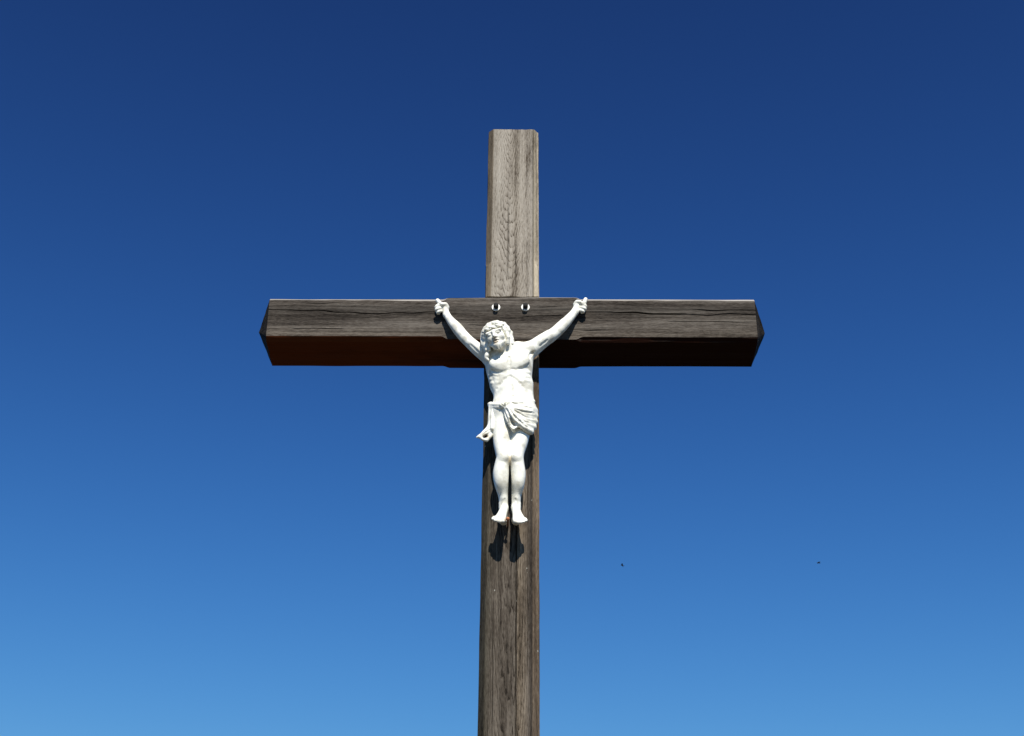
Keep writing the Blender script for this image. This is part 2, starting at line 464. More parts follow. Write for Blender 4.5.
def build_beam():
    L = .9084; E = .003; CH = .0155
    def ch(s):
        k = smooth_step((abs(s) - .236) / .026)
        j = .0010 * float(vnoise(np.array(s * 5.1), np.array(1.5), np.array(.5)))
        c = E + (CH - E) * k + j * k
        return [c, c, c, c]
    st = np.concatenate([[-L, -L + .003], np.arange(-L + .008, L - .006, .0065), [L - .003, L]])
    cr = ((-.030, -.95, -.23, .016, .0024, .003), (-.027, .20, .40, .010, .0022, .005), (-.022, .36, .66, .016, .0028, .004), (.012, .55, .95, .008, .0020, .004),
          (-.040, .66, .95, .010, .0022, .003), (-.010, .02, .22, .008, .0022, .010), (-.055, .08, .20, .006, .0018, .004),
          (.044, -.84, -.60, .007, .0022, .004), (.030, -.20, .02, .005, .0018, .006), (.052, .24, .40, .007, .0024, .004), (-.062, -.83, -.62, .005, .0018, .010))
    V, Fq, idx = timber(st, HB / 2, .205, ch, cracks=cr, seed=4.4, rough=.0011)
    def turn(V):                      # (u, depth, s) -> x = s, y = depth, z = -u : grain along x
        W = np.stack([V[:, 2], V[:, 1], H0 + HB / 2 - V[:, 0]], -1)
        W[:, 0] += .0014; W[:, 1] -= .003
        return W
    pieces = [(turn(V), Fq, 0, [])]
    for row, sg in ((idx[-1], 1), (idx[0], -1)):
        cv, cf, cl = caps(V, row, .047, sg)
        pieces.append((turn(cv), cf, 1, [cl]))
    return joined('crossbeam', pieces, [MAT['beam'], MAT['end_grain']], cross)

build_post()
build_beam()

# ------------------------------------------------------------------ statue data: metres from the statue's base
# ('h', ((x, y, z, r), ...), k) tapered chain, ('c', a, b, ra, rb, k) tapered capsule, ('e', centre, radii, k) ellipsoid, a leading '-' carves
BODY = [
    ('e',(-0.0062,-0.064,0.4267),(0.072,0.048,0.05),0.025),
    ('e',(-0.0078,-0.066,0.3749),(0.074,0.051,0.064),0.025),
    ('e',(0.0021,-0.066,0.2958),(0.0655,0.044,0.07),0.03),
    ('e',(0.0058,-0.066,0.2014),(0.08,0.05,0.062),0.03),
    ('c',(-0.0705,-0.06,0.4078),(-0.0554,-0.058,0.3085),0.024,0.02,0.025),
    ('c',(0.0526,-0.06,0.425),(0.0469,-0.058,0.3254),0.024,0.021,0.025),
    ('e',(-0.0412,-0.102,0.3763),(0.034,0.016,0.026),0.025),
    ('e',(0.0252,-0.102,0.3891),(0.034,0.016,0.026),0.025),
    ('c',(-0.0162,-0.104,0.4256),(-0.0705,-0.08,0.4232),0.007,0.008,0.012),
    ('c',(0.0126,-0.104,0.4362),(0.0706,-0.08,0.4617),0.007,0.008,0.012),
    ('c',(0.0235,-0.066,0.4617),(0.0672,-0.062,0.46),0.025,0.026,0.02),
    ('c',(-0.0236,-0.075,0.4496),(-0.0706,-0.068,0.4283),0.024,0.027,0.02),
    ('c',(-0.0073,-0.078,0.4309),(-0.0362,-0.112,0.465),0.034,0.03,0.015),
    ('c',(0.0054,-0.1,0.426),(-0.0163,-0.125,0.457),0.009,0.008,0.01),
    ('c',(0.0559,-0.058,0.313),(0.061,-0.06,0.2376),0.0185,0.02,0.02),
    ('c',(-0.0428,-0.056,0.3014),(-0.0424,-0.058,0.2385),0.016,0.018,0.02),
    ('h',((-0.0816,-0.06,0.4289,0.029),(-0.12,-0.06,0.4586,0.0235),(-0.1489,-0.056,0.4896,0.0212),(-0.1793,-0.05,0.5281,0.0208),(-0.1999,-0.043,0.5623,0.0205),(-0.2227,-0.034,0.5976,0.0158),(-0.2411,-0.025,0.6318,0.0122)),0.012),
    ('h',((0.0745,-0.06,0.4642,0.03),(0.1166,-0.06,0.4994,0.0252),(0.1387,-0.057,0.5176,0.0236),(0.1611,-0.051,0.5409,0.0222),(0.1893,-0.043,0.5768,0.0205),(0.2141,-0.034,0.6127,0.017),(0.2354,-0.025,0.6472,0.0138)),0.012),
    ('c',(-0.1069,-0.075,0.4452),(-0.1438,-0.069,0.4828),0.015,0.013,0.012),
    ('c',(0.0999,-0.075,0.4862),(0.1367,-0.069,0.52),0.016,0.014,0.012),
    ('c',(-0.185,-0.058,0.5325),(-0.2081,-0.047,0.5719),0.011,0.01,0.01),
    ('c',(0.1665,-0.058,0.5486),(0.193,-0.047,0.586),0.011,0.01,0.01),
    ('e',(-0.2494,-0.021,0.6644),(0.015,0.012,0.015),0.008),
    ('c',(-0.2411,-0.025,0.6318),(-0.2494,-0.022,0.6647),0.0122,0.0125,0.008),
    ('h',((-0.2526,-0.024,0.6785,0.0072),(-0.2647,-0.036,0.6742,0.008),(-0.2755,-0.036,0.6883,0.0078)),0.004),
    ('h',((-0.2573,-0.025,0.6738,0.0066),(-0.2735,-0.036,0.6662,0.0066),(-0.2809,-0.032,0.6599,0.0062),(-0.2736,-0.026,0.6585,0.0055)),0.003),
    ('h',((-0.2571,-0.025,0.6627,0.0066),(-0.2732,-0.035,0.6535,0.0064),(-0.2799,-0.03,0.6492,0.006),(-0.2734,-0.025,0.6485,0.0052)),0.003),
    ('h',((-0.2575,-0.024,0.6501,0.0062),(-0.2701,-0.031,0.6429,0.0058),(-0.2753,-0.027,0.6393,0.0052),(-0.2696,-0.023,0.6392,0.0048)),0.003),
    ('h',((-0.2396,-0.026,0.6665,0.008),(-0.2455,-0.033,0.6735,0.0076),(-0.2564,-0.038,0.6702,0.0064)),0.005),
    ('e',(0.2465,-0.021,0.6755),(0.015,0.012,0.015),0.008),
    ('c',(0.2354,-0.025,0.6472),(0.2457,-0.022,0.6748),0.0125,0.013,0.008),
    ('h',((0.2533,-0.024,0.6873,0.0072),(0.2675,-0.036,0.6764,0.008),(0.2754,-0.036,0.6951,0.0076)),0.004),
    ('h',((0.2546,-0.025,0.6787,0.0066),(0.2696,-0.036,0.6702,0.0066),(0.2749,-0.032,0.6649,0.0062),(0.267,-0.026,0.6652,0.0055)),0.003),
    ('h',((0.2544,-0.025,0.6667,0.0066),(0.2679,-0.035,0.658,0.0064),(0.2725,-0.03,0.6542,0.006),(0.2653,-0.025,0.6543,0.0052)),0.003),
    ('h',((0.2512,-0.024,0.6558,0.0062),(0.2634,-0.031,0.6478,0.0058),(0.2672,-0.027,0.6447,0.0052),(0.26,-0.023,0.645,0.0048)),0.003),
    ('h',((0.2367,-0.026,0.6793,0.008),(0.2433,-0.033,0.6859,0.0076),(0.255,-0.038,0.6826,0.0064)),0.005),
    ('h',((-0.0296,-0.06,0.1763,0.04),(-0.0314,-0.066,0.1166,0.0345),(-0.0326,-0.072,0.0695,0.03),(-0.0303,-0.077,0.0312,0.0255),(-0.028,-0.077,0.0076,0.0245),(-0.0328,-0.072,-0.0172,0.0252),(-0.0361,-0.066,-0.0492,0.0276),(-0.0339,-0.06,-0.0849,0.024),(-0.029,-0.042,-0.1145,0.0178),(-0.0261,-0.035,-0.1456,0.0152),(-0.026,-0.034,-0.1604,0.0155)),0.01),
    ('h',((0.0377,-0.06,0.1764,0.04),(0.032,-0.066,0.1167,0.0345),(0.027,-0.072,0.0696,0.03),(0.0214,-0.077,0.0313,0.025),(0.0193,-0.077,0.0078,0.024),(0.0218,-0.072,-0.017,0.024),(0.0249,-0.066,-0.049,0.0252),(0.0236,-0.06,-0.0847,0.0228),(0.0188,-0.042,-0.1143,0.0175),(0.0167,-0.035,-0.1455,0.0155),(0.0168,-0.034,-0.1603,0.0158)),0.01),
    ('e',(-0.0266,-0.094,0.0046),(0.0135,0.01,0.016),0.01),
    ('e',(0.0179,-0.094,0.0047),(0.0135,0.01,0.016),0.01),
    ('c',(-0.0306,-0.086,-0.0283),(-0.0261,-0.05,-0.1338),0.006,0.005,0.012),
    ('c',(0.0207,-0.086,-0.0282),(0.0174,-0.05,-0.1336),0.006,0.005,0.012),
    ('e',(-0.0364,-0.036,-0.1499),(0.006,0.006,0.006),0.006),
    ('e',(0.0271,-0.036,-0.1498),(0.006,0.006,0.006),0.006),
    ('c',(-0.026,-0.034,-0.168),(-0.04,-0.074,-0.2176),0.0132,0.0108,0.009),
    ('c',(-0.0258,-0.024,-0.2089),(-0.0399,-0.074,-0.2251),0.0135,0.01,0.01),
    ('c',(-0.026,-0.03,-0.1623),(-0.0258,-0.024,-0.2089),0.0138,0.013,0.008),
    ('c',(-0.03,-0.046,-0.1909),(-0.0535,-0.076,-0.2249),0.008,0.0072,0.008),
    ('c',(-0.0252,-0.044,-0.1843),(-0.0263,-0.078,-0.227),0.011,0.0088,0.01),
    ('h',((-0.0287,-0.074,-0.2273,0.0085),(-0.0262,-0.085,-0.2355,0.0078),(-0.0268,-0.091,-0.2414,0.007)),0.004),
    ('h',((-0.0365,-0.0745,-0.2291,0.0069),(-0.0357,-0.086,-0.2375,0.0063),(-0.0363,-0.092,-0.2434,0.0057)),0.004),
    ('h',((-0.0433,-0.073,-0.2269,0.0064),(-0.0439,-0.083,-0.2346,0.0059),(-0.0445,-0.089,-0.2405,0.0053)),0.004),
    ('h',((-0.0511,-0.071,-0.2229,0.006),(-0.0535,-0.079,-0.2297,0.0055),(-0.0541,-0.085,-0.2356,0.0049)),0.004),
    ('h',((-0.0582,-0.068,-0.2166,0.0055),(-0.0621,-0.073,-0.222,0.005),(-0.0627,-0.079,-0.2279,0.0046)),0.004),
    ('c',(0.0168,-0.034,-0.1679),(0.031,-0.074,-0.2174),0.0132,0.0108,0.009),
    ('c',(0.0168,-0.024,-0.2088),(0.031,-0.074,-0.2249),0.0135,0.01,0.01),
    ('c',(0.0168,-0.03,-0.1622),(0.0168,-0.024,-0.2088),0.0138,0.013,0.008),
    ('c',(0.0209,-0.046,-0.1908),(0.0422,-0.076,-0.2292),0.008,0.0072,0.008),
    ('c',(0.0161,-0.044,-0.1842),(0.0139,-0.078,-0.2291),0.011,0.0088,0.01),
    ('h',((0.017,-0.074,-0.2295,0.0085),(0.0139,-0.085,-0.2377,0.0078),(0.0146,-0.091,-0.2435,0.007)),0.004),
    ('h',((0.0248,-0.0745,-0.2319,0.0069),(0.0234,-0.086,-0.2404,0.0063),(0.0241,-0.092,-0.2462,0.0057)),0.004),
    ('h',((0.0327,-0.073,-0.2304,0.0064),(0.033,-0.083,-0.2382,0.0059),(0.0336,-0.089,-0.244,0.0053)),0.004),
    ('h',((0.0402,-0.071,-0.2272,0.006),(0.0422,-0.079,-0.234,0.0055),(0.0428,-0.085,-0.2399,0.0049)),0.004),
    ('h',((0.0473,-0.068,-0.222,0.0055),(0.0508,-0.073,-0.2274,0.005),(0.0514,-0.079,-0.2332,0.0046)),0.004),
    ('-','c',(-0.0069,-0.128,0.3049),(-0.0476,-0.112,0.2772),0.005,0.004,0.014),
    ('-','c',(-0.0069,-0.128,0.3049),(0.0393,-0.112,0.2815),0.005,0.004,0.014),
    ('-','c',(-0.0033,-0.118,0.2985),(0.0057,-0.116,0.2301),0.003,0.003,0.01),
    ('-','e',(0.0057,-0.118,0.2232),(0.004,0.006,0.004),0.005),
    ('-','c',(-0.0089,-0.126,0.3891),(-0.0066,-0.13,0.3244),0.003,0.003,0.01),
    ('-','c',(-0.0732,-0.098,0.3473),(-0.0408,-0.121,0.3247),0.003,0.003,0.01),
    ('-','c',(0.0233,-0.123,0.3307),(0.061,-0.098,0.3602),0.003,0.003,0.01),
    ('-','c',(-0.0751,-0.085,0.3426),(-0.0587,-0.102,0.3218),0.002,0.0015,0.009),
    ('-','c',(-0.0703,-0.085,0.3276),(-0.0543,-0.102,0.3069),0.002,0.0015,0.009),
    ('-','c',(-0.0656,-0.085,0.3127),(-0.0499,-0.102,0.292),0.002,0.0015,0.009),
]
HEAD = [
    ('e',(0,-0.01,0.008),(0.041,0.049,0.042),0.01),
    ('e',(0,0.012,-0.02),(0.031,0.034,0.04),0.012),
    ('e',(0,0.026,-0.042),(0.02,0.018,0.017),0.012),
    ('c',(-0.026,0.04,0.008),(0.026,0.04,0.008),0.0065,0.0065,0.008),
    ('c',(0,0.044,0.01),(0,0.053,-0.013),0.0046,0.006,0.005),
    ('e',(-0.0055,0.048,-0.0155),(0.005,0.006,0.004),0.003),
    ('e',(0.0055,0.048,-0.0155),(0.005,0.006,0.004),0.003),
    ('e',(-0.02,0.031,-0.014),(0.013,0.012,0.013),0.01),
    ('e',(0.02,0.031,-0.014),(0.013,0.012,0.013),0.01),
    ('-','e',(-0.0165,0.049,0.0),(0.0095,0.0055,0.0055),0.006),
    ('-','e',(0.0165,0.049,0.0),(0.0095,0.0055,0.0055),0.006),
    ('e',(-0.0165,0.0392,0.0),(0.008,0.0072,0.006),0.003),
    ('e',(0.0165,0.0392,0.0),(0.008,0.0072,0.006),0.003),
    ('c',(-0.0065,0.0455,-0.0275),(0.0065,0.0455,-0.0275),0.0032,0.0032,0.002),
    ('c',(-0.0055,0.045,-0.0355),(0.0055,0.045,-0.0355),0.0034,0.0034,0.002),
    ('-','e',(0,0.0495,-0.0315),(0.0045,0.0045,0.0013),0.0015),
]
HAIR_ON_HEAD = [
    ('e',(0,-0.016,0.01),(0.045,0.049,0.043),0.008),
    ('c',(-0.0012,0.0005,0.0527),(-0.0053,0.0141,0.0506),0.007,0.007,0.0045),
    ('c',(-0.0053,0.0141,0.0506),(-0.0215,0.0216,0.0416),0.007,0.007,0.0045),
    ('c',(-0.0215,0.0216,0.0416),(-0.0307,0.0219,0.0294),0.007,0.007,0.0045),
    ('c',(-0.0307,0.0219,0.0294),(-0.0322,0.019,0.0175),0.007,0.007,0.0045),
    ('c',(-0.0322,0.019,0.0175),(-0.0412,0.0167,0.0048),0.007,0.007,0.0045),
    ('c',(-0.0412,0.0167,0.0048),(-0.0448,0.016,-0.0243),0.007,0.007,0.0045),
    ('c',(-0.0448,0.016,-0.0243),(-0.0359,0.0138,-0.0449),0.007,0.007,0.0045),
    ('c',(0.0027,0.0011,0.055),(-0.0116,0.0118,0.0477),0.007,0.007,0.0045),
    ('c',(-0.0116,0.0118,0.0477),(-0.0238,0.0164,0.0387),0.007,0.007,0.0045),
    ('c',(-0.0238,0.0164,0.0387),(-0.0299,0.0171,0.0298),0.007,0.007,0.0045),
    ('c',(-0.0299,0.0171,0.0298),(-0.0438,0.0126,0.0184),0.007,0.007,0.0045),
    ('c',(-0.0438,0.0126,0.0184),(-0.0522,0.0062,0.0046),0.007,0.007,0.0045),
    ('c',(-0.0522,0.0062,0.0046),(-0.0412,0.004,-0.0228),0.007,0.007,0.0045),
    ('c',(-0.0412,0.004,-0.0228),(-0.0353,0.0027,-0.0429),0.007,0.007,0.0045),
    ('c',(-0.0021,-0.0001,0.0503),(-0.0145,0.0104,0.0466),0.007,0.007,0.0045),
    ('c',(-0.0145,0.0104,0.0466),(-0.0227,0.0157,0.0415),0.007,0.007,0.0045),
    ('c',(-0.0227,0.0157,0.0415),(-0.0381,0.0125,0.0315),0.007,0.007,0.0045),
    ('c',(-0.0381,0.0125,0.0315),(-0.0505,0.0018,0.018),0.007,0.007,0.0045),
    ('c',(-0.0505,0.0018,0.018),(-0.0455,-0.0066,0.0051),0.007,0.007,0.0045),
    ('c',(-0.0455,-0.0066,0.0051),(-0.0402,-0.0069,-0.0226),0.007,0.007,0.0045),
    ('c',(-0.0402,-0.0069,-0.0226),(-0.047,-0.0069,-0.0451),0.007,0.007,0.0045),
    ('c',(-0.0049,0.0005,0.0527),(-0.0112,0.0116,0.0506),0.007,0.007,0.0045),
    ('c',(-0.0112,0.0116,0.0506),(-0.0262,0.0123,0.0416),0.007,0.007,0.0045),
    ('c',(-0.0262,0.0123,0.0416),(-0.0428,0.0038,0.0294),0.007,0.007,0.0045),
    ('c',(-0.0428,0.0038,0.0294),(-0.0455,-0.0089,0.0175),0.007,0.007,0.0045),
    ('c',(-0.0455,-0.0089,0.0175),(-0.045,-0.0186,0.0048),0.007,0.007,0.0045),
    ('c',(-0.045,-0.0186,0.0048),(-0.0499,-0.0184,-0.0243),0.007,0.007,0.0045),
    ('c',(-0.0499,-0.0184,-0.0243),(-0.0467,-0.0179,-0.0449),0.007,0.007,0.0045),
    ('c',(0.0007,0.0011,0.055),(-0.0113,0.0091,0.0477),0.007,0.007,0.0045),
    ('c',(-0.0113,0.0091,0.0477),(-0.0317,0.007,0.0387),0.007,0.007,0.0045),
    ('c',(-0.0317,0.007,0.0387),(-0.0424,-0.0031,0.0299),0.007,0.007,0.0045),
    ('c',(-0.0424,-0.0031,0.0299),(-0.0458,-0.0196,0.0184),0.007,0.007,0.0045),
    ('c',(-0.0458,-0.0196,0.0184),(-0.0494,-0.0311,0.0046),0.007,0.007,0.0045),
    ('c',(-0.0494,-0.0311,0.0046),(-0.0451,-0.0288,-0.0228),0.007,0.007,0.0045),
    ('c',(-0.0451,-0.0288,-0.0228),(-0.0352,-0.0275,-0.0429),0.007,0.007,0.0045),
    ('c',(0.0021,-0.0001,0.0503),(-0.0181,0.0076,0.0466),0.007,0.007,0.0045),
    ('c',(-0.0181,0.0076,0.0466),(-0.0341,0.0045,0.0415),0.007,0.007,0.0045),
    ('c',(-0.0341,0.0045,0.0415),(-0.0416,-0.0104,0.0315),0.007,0.007,0.0045),
    ('c',(-0.0416,-0.0104,0.0315),(-0.0463,-0.0296,0.018),0.007,0.007,0.0045),
    ('c',(-0.0463,-0.0296,0.018),(-0.0423,-0.0399,0.0051),0.007,0.007,0.0045),
    ('c',(-0.0423,-0.0399,0.0051),(-0.0342,-0.0385,-0.0226),0.007,0.007,0.0045),
    ('c',(-0.0342,-0.0385,-0.0226),(-0.0357,-0.0387,-0.0451),0.007,0.007,0.0045),
    ('c',(-0.004,0.0005,0.0528),(-0.0196,0.0082,0.0506),0.007,0.007,0.0045),
    ('c',(-0.0196,0.0082,0.0506),(-0.0304,0.0003,0.0416),0.007,0.007,0.0045),
    ('c',(-0.0304,0.0003,0.0416),(-0.0414,-0.0178,0.0294),0.007,0.007,0.0045),
    ('c',(-0.0414,-0.0178,0.0294),(-0.0428,-0.0379,0.0175),0.007,0.007,0.0045),
    ('c',(-0.0428,-0.0379,0.0175),(-0.0319,-0.0511,0.0048),0.007,0.007,0.0045),
    ('c',(-0.0319,-0.0511,0.0048),(-0.0311,-0.05,-0.0243),0.007,0.007,0.0045),
    ('c',(-0.0311,-0.05,-0.0243),(-0.0345,-0.0469,-0.0448),0.007,0.007,0.0045),
    ('c',(-0.0037,0.0011,0.055),(-0.0138,0.0056,0.0476),0.007,0.007,0.0045),
    ('c',(-0.0138,0.0056,0.0476),(-0.0319,-0.0048,0.0387),0.007,0.007,0.0045),
    ('c',(-0.0319,-0.0048,0.0387),(-0.0447,-0.0253,0.0299),0.007,0.007,0.0045),
    ('c',(-0.0447,-0.0253,0.0299),(-0.0353,-0.0492,0.0184),0.007,0.007,0.0045),
    ('c',(-0.0353,-0.0492,0.0184),(-0.0234,-0.0599,0.0046),0.007,0.007,0.0045),
    ('c',(-0.0234,-0.0599,0.0046),(-0.0264,-0.0542,-0.0228),0.007,0.007,0.0045),
    ('c',(-0.0264,-0.0542,-0.0228),(-0.022,-0.0508,-0.0429),0.007,0.007,0.0045),
    ('c',(0.0023,-0.0001,0.0503),(-0.0171,0.0039,0.0466),0.007,0.007,0.0045),
    ('c',(-0.0171,0.0039,0.0466),(-0.0399,-0.0087,0.0416),0.007,0.007,0.0045),
    ('c',(-0.0399,-0.0087,0.0416),(-0.0399,-0.0336,0.0315),0.007,0.007,0.0045),
    ('c',(-0.0399,-0.0336,0.0315),(-0.0251,-0.0548,0.018),0.007,0.007,0.0045),
    ('c',(-0.0251,-0.0548,0.018),(-0.0174,-0.0607,0.0051),0.007,0.007,0.0045),
    ('c',(-0.0174,-0.0607,0.0051),(-0.0152,-0.0584,-0.0226),0.007,0.007,0.0045),
    ('c',(-0.0152,-0.0584,-0.0226),(-0.0099,-0.0587,-0.0452),0.007,0.007,0.0045),
    ('c',(0.0012,0.0005,0.0527),(0.013,0.0141,0.0506),0.007,0.007,0.0045),
    ('c',(0.013,0.0141,0.0506),(0.0172,0.0216,0.0416),0.007,0.007,0.0045),
    ('c',(0.0172,0.0216,0.0416),(0.0255,0.0219,0.0294),0.007,0.007,0.0045),
    ('c',(0.0255,0.0219,0.0294),(0.0395,0.019,0.0175),0.007,0.007,0.0045),
    ('c',(0.0395,0.019,0.0175),(0.0423,0.0167,0.0048),0.007,0.007,0.0045),
    ('c',(0.0423,0.0167,0.0048),(0.0369,0.016,-0.0243),0.007,0.007,0.0045),
    ('c',(0.0369,0.016,-0.0243),(0.0392,0.0138,-0.0449),0.007,0.007,0.0045),
    ('c',(0.0052,0.0011,0.055),(0.0084,0.0118,0.0477),0.007,0.007,0.0045),
    ('c',(0.0084,0.0118,0.0477),(0.0177,0.0164,0.0387),0.007,0.007,0.0045),
    ('c',(0.0177,0.0164,0.0387),(0.0366,0.0171,0.0298),0.007,0.007,0.0045),
    ('c',(0.0366,0.0171,0.0298),(0.0461,0.0126,0.0184),0.007,0.007,0.0045),
    ('c',(0.0461,0.0126,0.0184),(0.0442,0.0062,0.0046),0.007,0.007,0.0045),
    ('c',(0.0442,0.0062,0.0046),(0.0433,0.004,-0.0228),0.007,0.007,0.0045),
    ('c',(0.0433,0.004,-0.0228),(0.042,0.0027,-0.0429),0.007,0.007,0.0045),
    ('c',(0.0001,-0.0001,0.0503),(0.0077,0.0104,0.0466),0.007,0.007,0.0045),
    ('c',(0.0077,0.0104,0.0466),(0.0286,0.0157,0.0415),0.007,0.007,0.0045),
    ('c',(0.0286,0.0157,0.0415),(0.0416,0.0125,0.0315),0.007,0.007,0.0045),
    ('c',(0.0416,0.0125,0.0315),(0.0426,0.0018,0.018),0.007,0.007,0.0045),
    ('c',(0.0426,0.0018,0.018),(0.0465,-0.0066,0.0051),0.007,0.007,0.0045),
    ('c',(0.0465,-0.0066,0.0051),(0.0475,-0.0069,-0.0226),0.007,0.007,0.0045),
    ('c',(0.0475,-0.0069,-0.0226),(0.0419,-0.0069,-0.0451),0.007,0.007,0.0045),
    ('c',(-0.0025,0.0005,0.0527),(0.0162,0.0116,0.0506),0.007,0.007,0.0045),
    ('c',(0.0162,0.0116,0.0506),(0.0308,0.0123,0.0416),0.007,0.007,0.0045),
    ('c',(0.0308,0.0123,0.0416),(0.0352,0.0038,0.0294),0.007,0.007,0.0045),
    ('c',(0.0352,0.0038,0.0294),(0.0452,-0.0089,0.0175),0.007,0.007,0.0045),
    ('c',(0.0452,-0.0089,0.0175),(0.0528,-0.0186,0.0048),0.007,0.007,0.0045),
    ('c',(0.0528,-0.0186,0.0048),(0.0458,-0.0184,-0.0243),0.007,0.007,0.0045),
    ('c',(0.0458,-0.0184,-0.0243),(0.0412,-0.0179,-0.0449),0.007,0.007,0.0045),
    ('c',(0.0032,0.0011,0.055),(0.0168,0.0091,0.0477),0.007,0.007,0.0045),
    ('c',(0.0168,0.0091,0.0477),(0.0246,0.007,0.0387),0.007,0.007,0.0045),
    ('c',(0.0246,0.007,0.0387),(0.0409,-0.0031,0.0299),0.007,0.007,0.0045),
    ('c',(0.0409,-0.0031,0.0299),(0.0538,-0.0196,0.0184),0.007,0.007,0.0045),
    ('c',(0.0538,-0.0196,0.0184),(0.0464,-0.0311,0.0046),0.007,0.007,0.0045),
    ('c',(0.0464,-0.0311,0.0046),(0.0388,-0.0288,-0.0228),0.007,0.007,0.0045),
    ('c',(0.0388,-0.0288,-0.0228),(0.0417,-0.0275,-0.0429),0.007,0.007,0.0045),
    ('c',(0.0043,-0.0001,0.0503),(0.0116,0.0076,0.0466),0.007,0.007,0.0045),
    ('c',(0.0116,0.0076,0.0466),(0.0313,0.0045,0.0415),0.007,0.007,0.0045),
    ('c',(0.0313,0.0045,0.0415),(0.0496,-0.0104,0.0315),0.007,0.007,0.0045),
    ('c',(0.0496,-0.0104,0.0315),(0.0445,-0.0296,0.018),0.007,0.007,0.0045),
    ('c',(0.0445,-0.0296,0.018),(0.0353,-0.0399,0.0051),0.007,0.007,0.0045),
    ('c',(0.0353,-0.0399,0.0051),(0.0399,-0.0385,-0.0226),0.007,0.007,0.0045),
    ('c',(0.0399,-0.0385,-0.0226),(0.0394,-0.0387,-0.0451),0.007,0.007,0.0045),
    ('c',(-0.0016,0.0005,0.0528),(0.0157,0.0082,0.0506),0.007,0.007,0.0045),
    ('c',(0.0157,0.0082,0.0506),(0.0382,0.0003,0.0416),0.007,0.007,0.0045),
    ('c',(0.0382,0.0003,0.0416),(0.0409,-0.0178,0.0294),0.007,0.007,0.0045),
    ('c',(0.0409,-0.0178,0.0294),(0.0353,-0.0379,0.0175),0.007,0.007,0.0045),
    ('c',(0.0353,-0.0379,0.0175),(0.0366,-0.0511,0.0048),0.007,0.007,0.0045),
    ('c',(0.0366,-0.0511,0.0048),(0.0359,-0.05,-0.0243),0.007,0.007,0.0045),
    ('c',(0.0359,-0.05,-0.0243),(0.027,-0.0469,-0.0448),0.007,0.007,0.0045),
    ('c',(-0.0012,0.0011,0.055),(0.0212,0.0056,0.0476),0.007,0.007,0.0045),
    ('c',(0.0212,0.0056,0.0476),(0.0327,-0.0048,0.0387),0.007,0.007,0.0045),
    ('c',(0.0327,-0.0048,0.0387),(0.0368,-0.0253,0.0299),0.007,0.007,0.0045),
    ('c',(0.0368,-0.0253,0.0299),(0.039,-0.0492,0.0184),0.007,0.007,0.0045),
    ('c',(0.039,-0.0492,0.0184),(0.0291,-0.0599,0.0046),0.007,0.007,0.0045),
    ('c',(0.0291,-0.0599,0.0046),(0.0195,-0.0542,-0.0228),0.007,0.007,0.0045),
    ('c',(0.0195,-0.0542,-0.0228),(0.0201,-0.0508,-0.0429),0.007,0.007,0.0045),
    ('c',(0.0046,-0.0001,0.0503),(0.0191,0.0039,0.0466),0.007,0.007,0.0045),
    ('c',(0.0191,0.0039,0.0466),(0.0319,-0.0087,0.0416),0.007,0.007,0.0045),
    ('c',(0.0319,-0.0087,0.0416),(0.0424,-0.0336,0.0315),0.007,0.007,0.0045),
    ('c',(0.0424,-0.0336,0.0315),(0.0316,-0.0548,0.018),0.007,0.007,0.0045),
    ('c',(0.0316,-0.0548,0.018),(0.0112,-0.0607,0.0051),0.007,0.007,0.0045),
    ('c',(0.0112,-0.0607,0.0051),(0.0121,-0.0584,-0.0226),0.007,0.007,0.0045),
    ('c',(0.0121,-0.0584,-0.0226),(0.0178,-0.0587,-0.0452),0.007,0.007,0.0045),
    ('h',((-0.0284,0.0206,-0.0267,0.0034),(-0.0257,0.0219,-0.0363,0.0052),(-0.014,0.0222,-0.0462,0.0026)),0.0028),
    ('h',((-0.0236,0.0265,-0.0301,0.0034),(-0.0213,0.0284,-0.0393,0.0052),(-0.0165,0.0276,-0.0516,0.0026)),0.0028),
    ('h',((-0.0189,0.0314,-0.033,0.0034),(-0.0172,0.0336,-0.0417,0.0052),(-0.0094,0.0321,-0.0561,0.0026)),0.0028),
    ('h',((-0.0142,0.0351,-0.0352,0.0034),(-0.0128,0.0377,-0.0436,0.0052),(-0.0069,0.0355,-0.0595,0.0026)),0.0028),
    ('h',((-0.0095,0.0378,-0.0367,0.0034),(-0.0086,0.0407,-0.0449,0.0052),(-0.0083,0.038,-0.062,0.0026)),0.0028),
    ('h',((-0.0047,0.0395,-0.0377,0.0034),(-0.0043,0.0424,-0.0457,0.0052),(-0.0003,0.0395,-0.0635,0.0026)),0.0028),
    ('h',((-0.0,0.04,-0.038,0.0034),(-0.0,0.043,-0.046,0.0052),(-0.0,0.04,-0.064,0.0026)),0.0028),
    ('h',((0.0047,0.0395,-0.0377,0.0034),(0.0043,0.0424,-0.0457,0.0052),(0.0003,0.0395,-0.0635,0.0026)),0.0028),
    ('h',((0.0094,0.0378,-0.0367,0.0034),(0.0086,0.0407,-0.0449,0.0052),(0.0083,0.038,-0.062,0.0026)),0.0028),
    ('h',((0.0142,0.0351,-0.0352,0.0034),(0.0128,0.0377,-0.0436,0.0052),(0.0069,0.0355,-0.0595,0.0026)),0.0028),
    ('h',((0.0189,0.0314,-0.033,0.0034),(0.0172,0.0336,-0.0417,0.0052),(0.0094,0.0321,-0.0561,0.0026)),0.0028),
    ('h',((0.0236,0.0265,-0.0301,0.0034),(0.0213,0.0284,-0.0393,0.0052),(0.0165,0.0276,-0.0516,0.0026)),0.0028),
    ('h',((0.0284,0.0206,-0.0267,0.0034),(0.0257,0.0219,-0.0363,0.0052),(0.014,0.0222,-0.0462,0.0026)),0.0028),
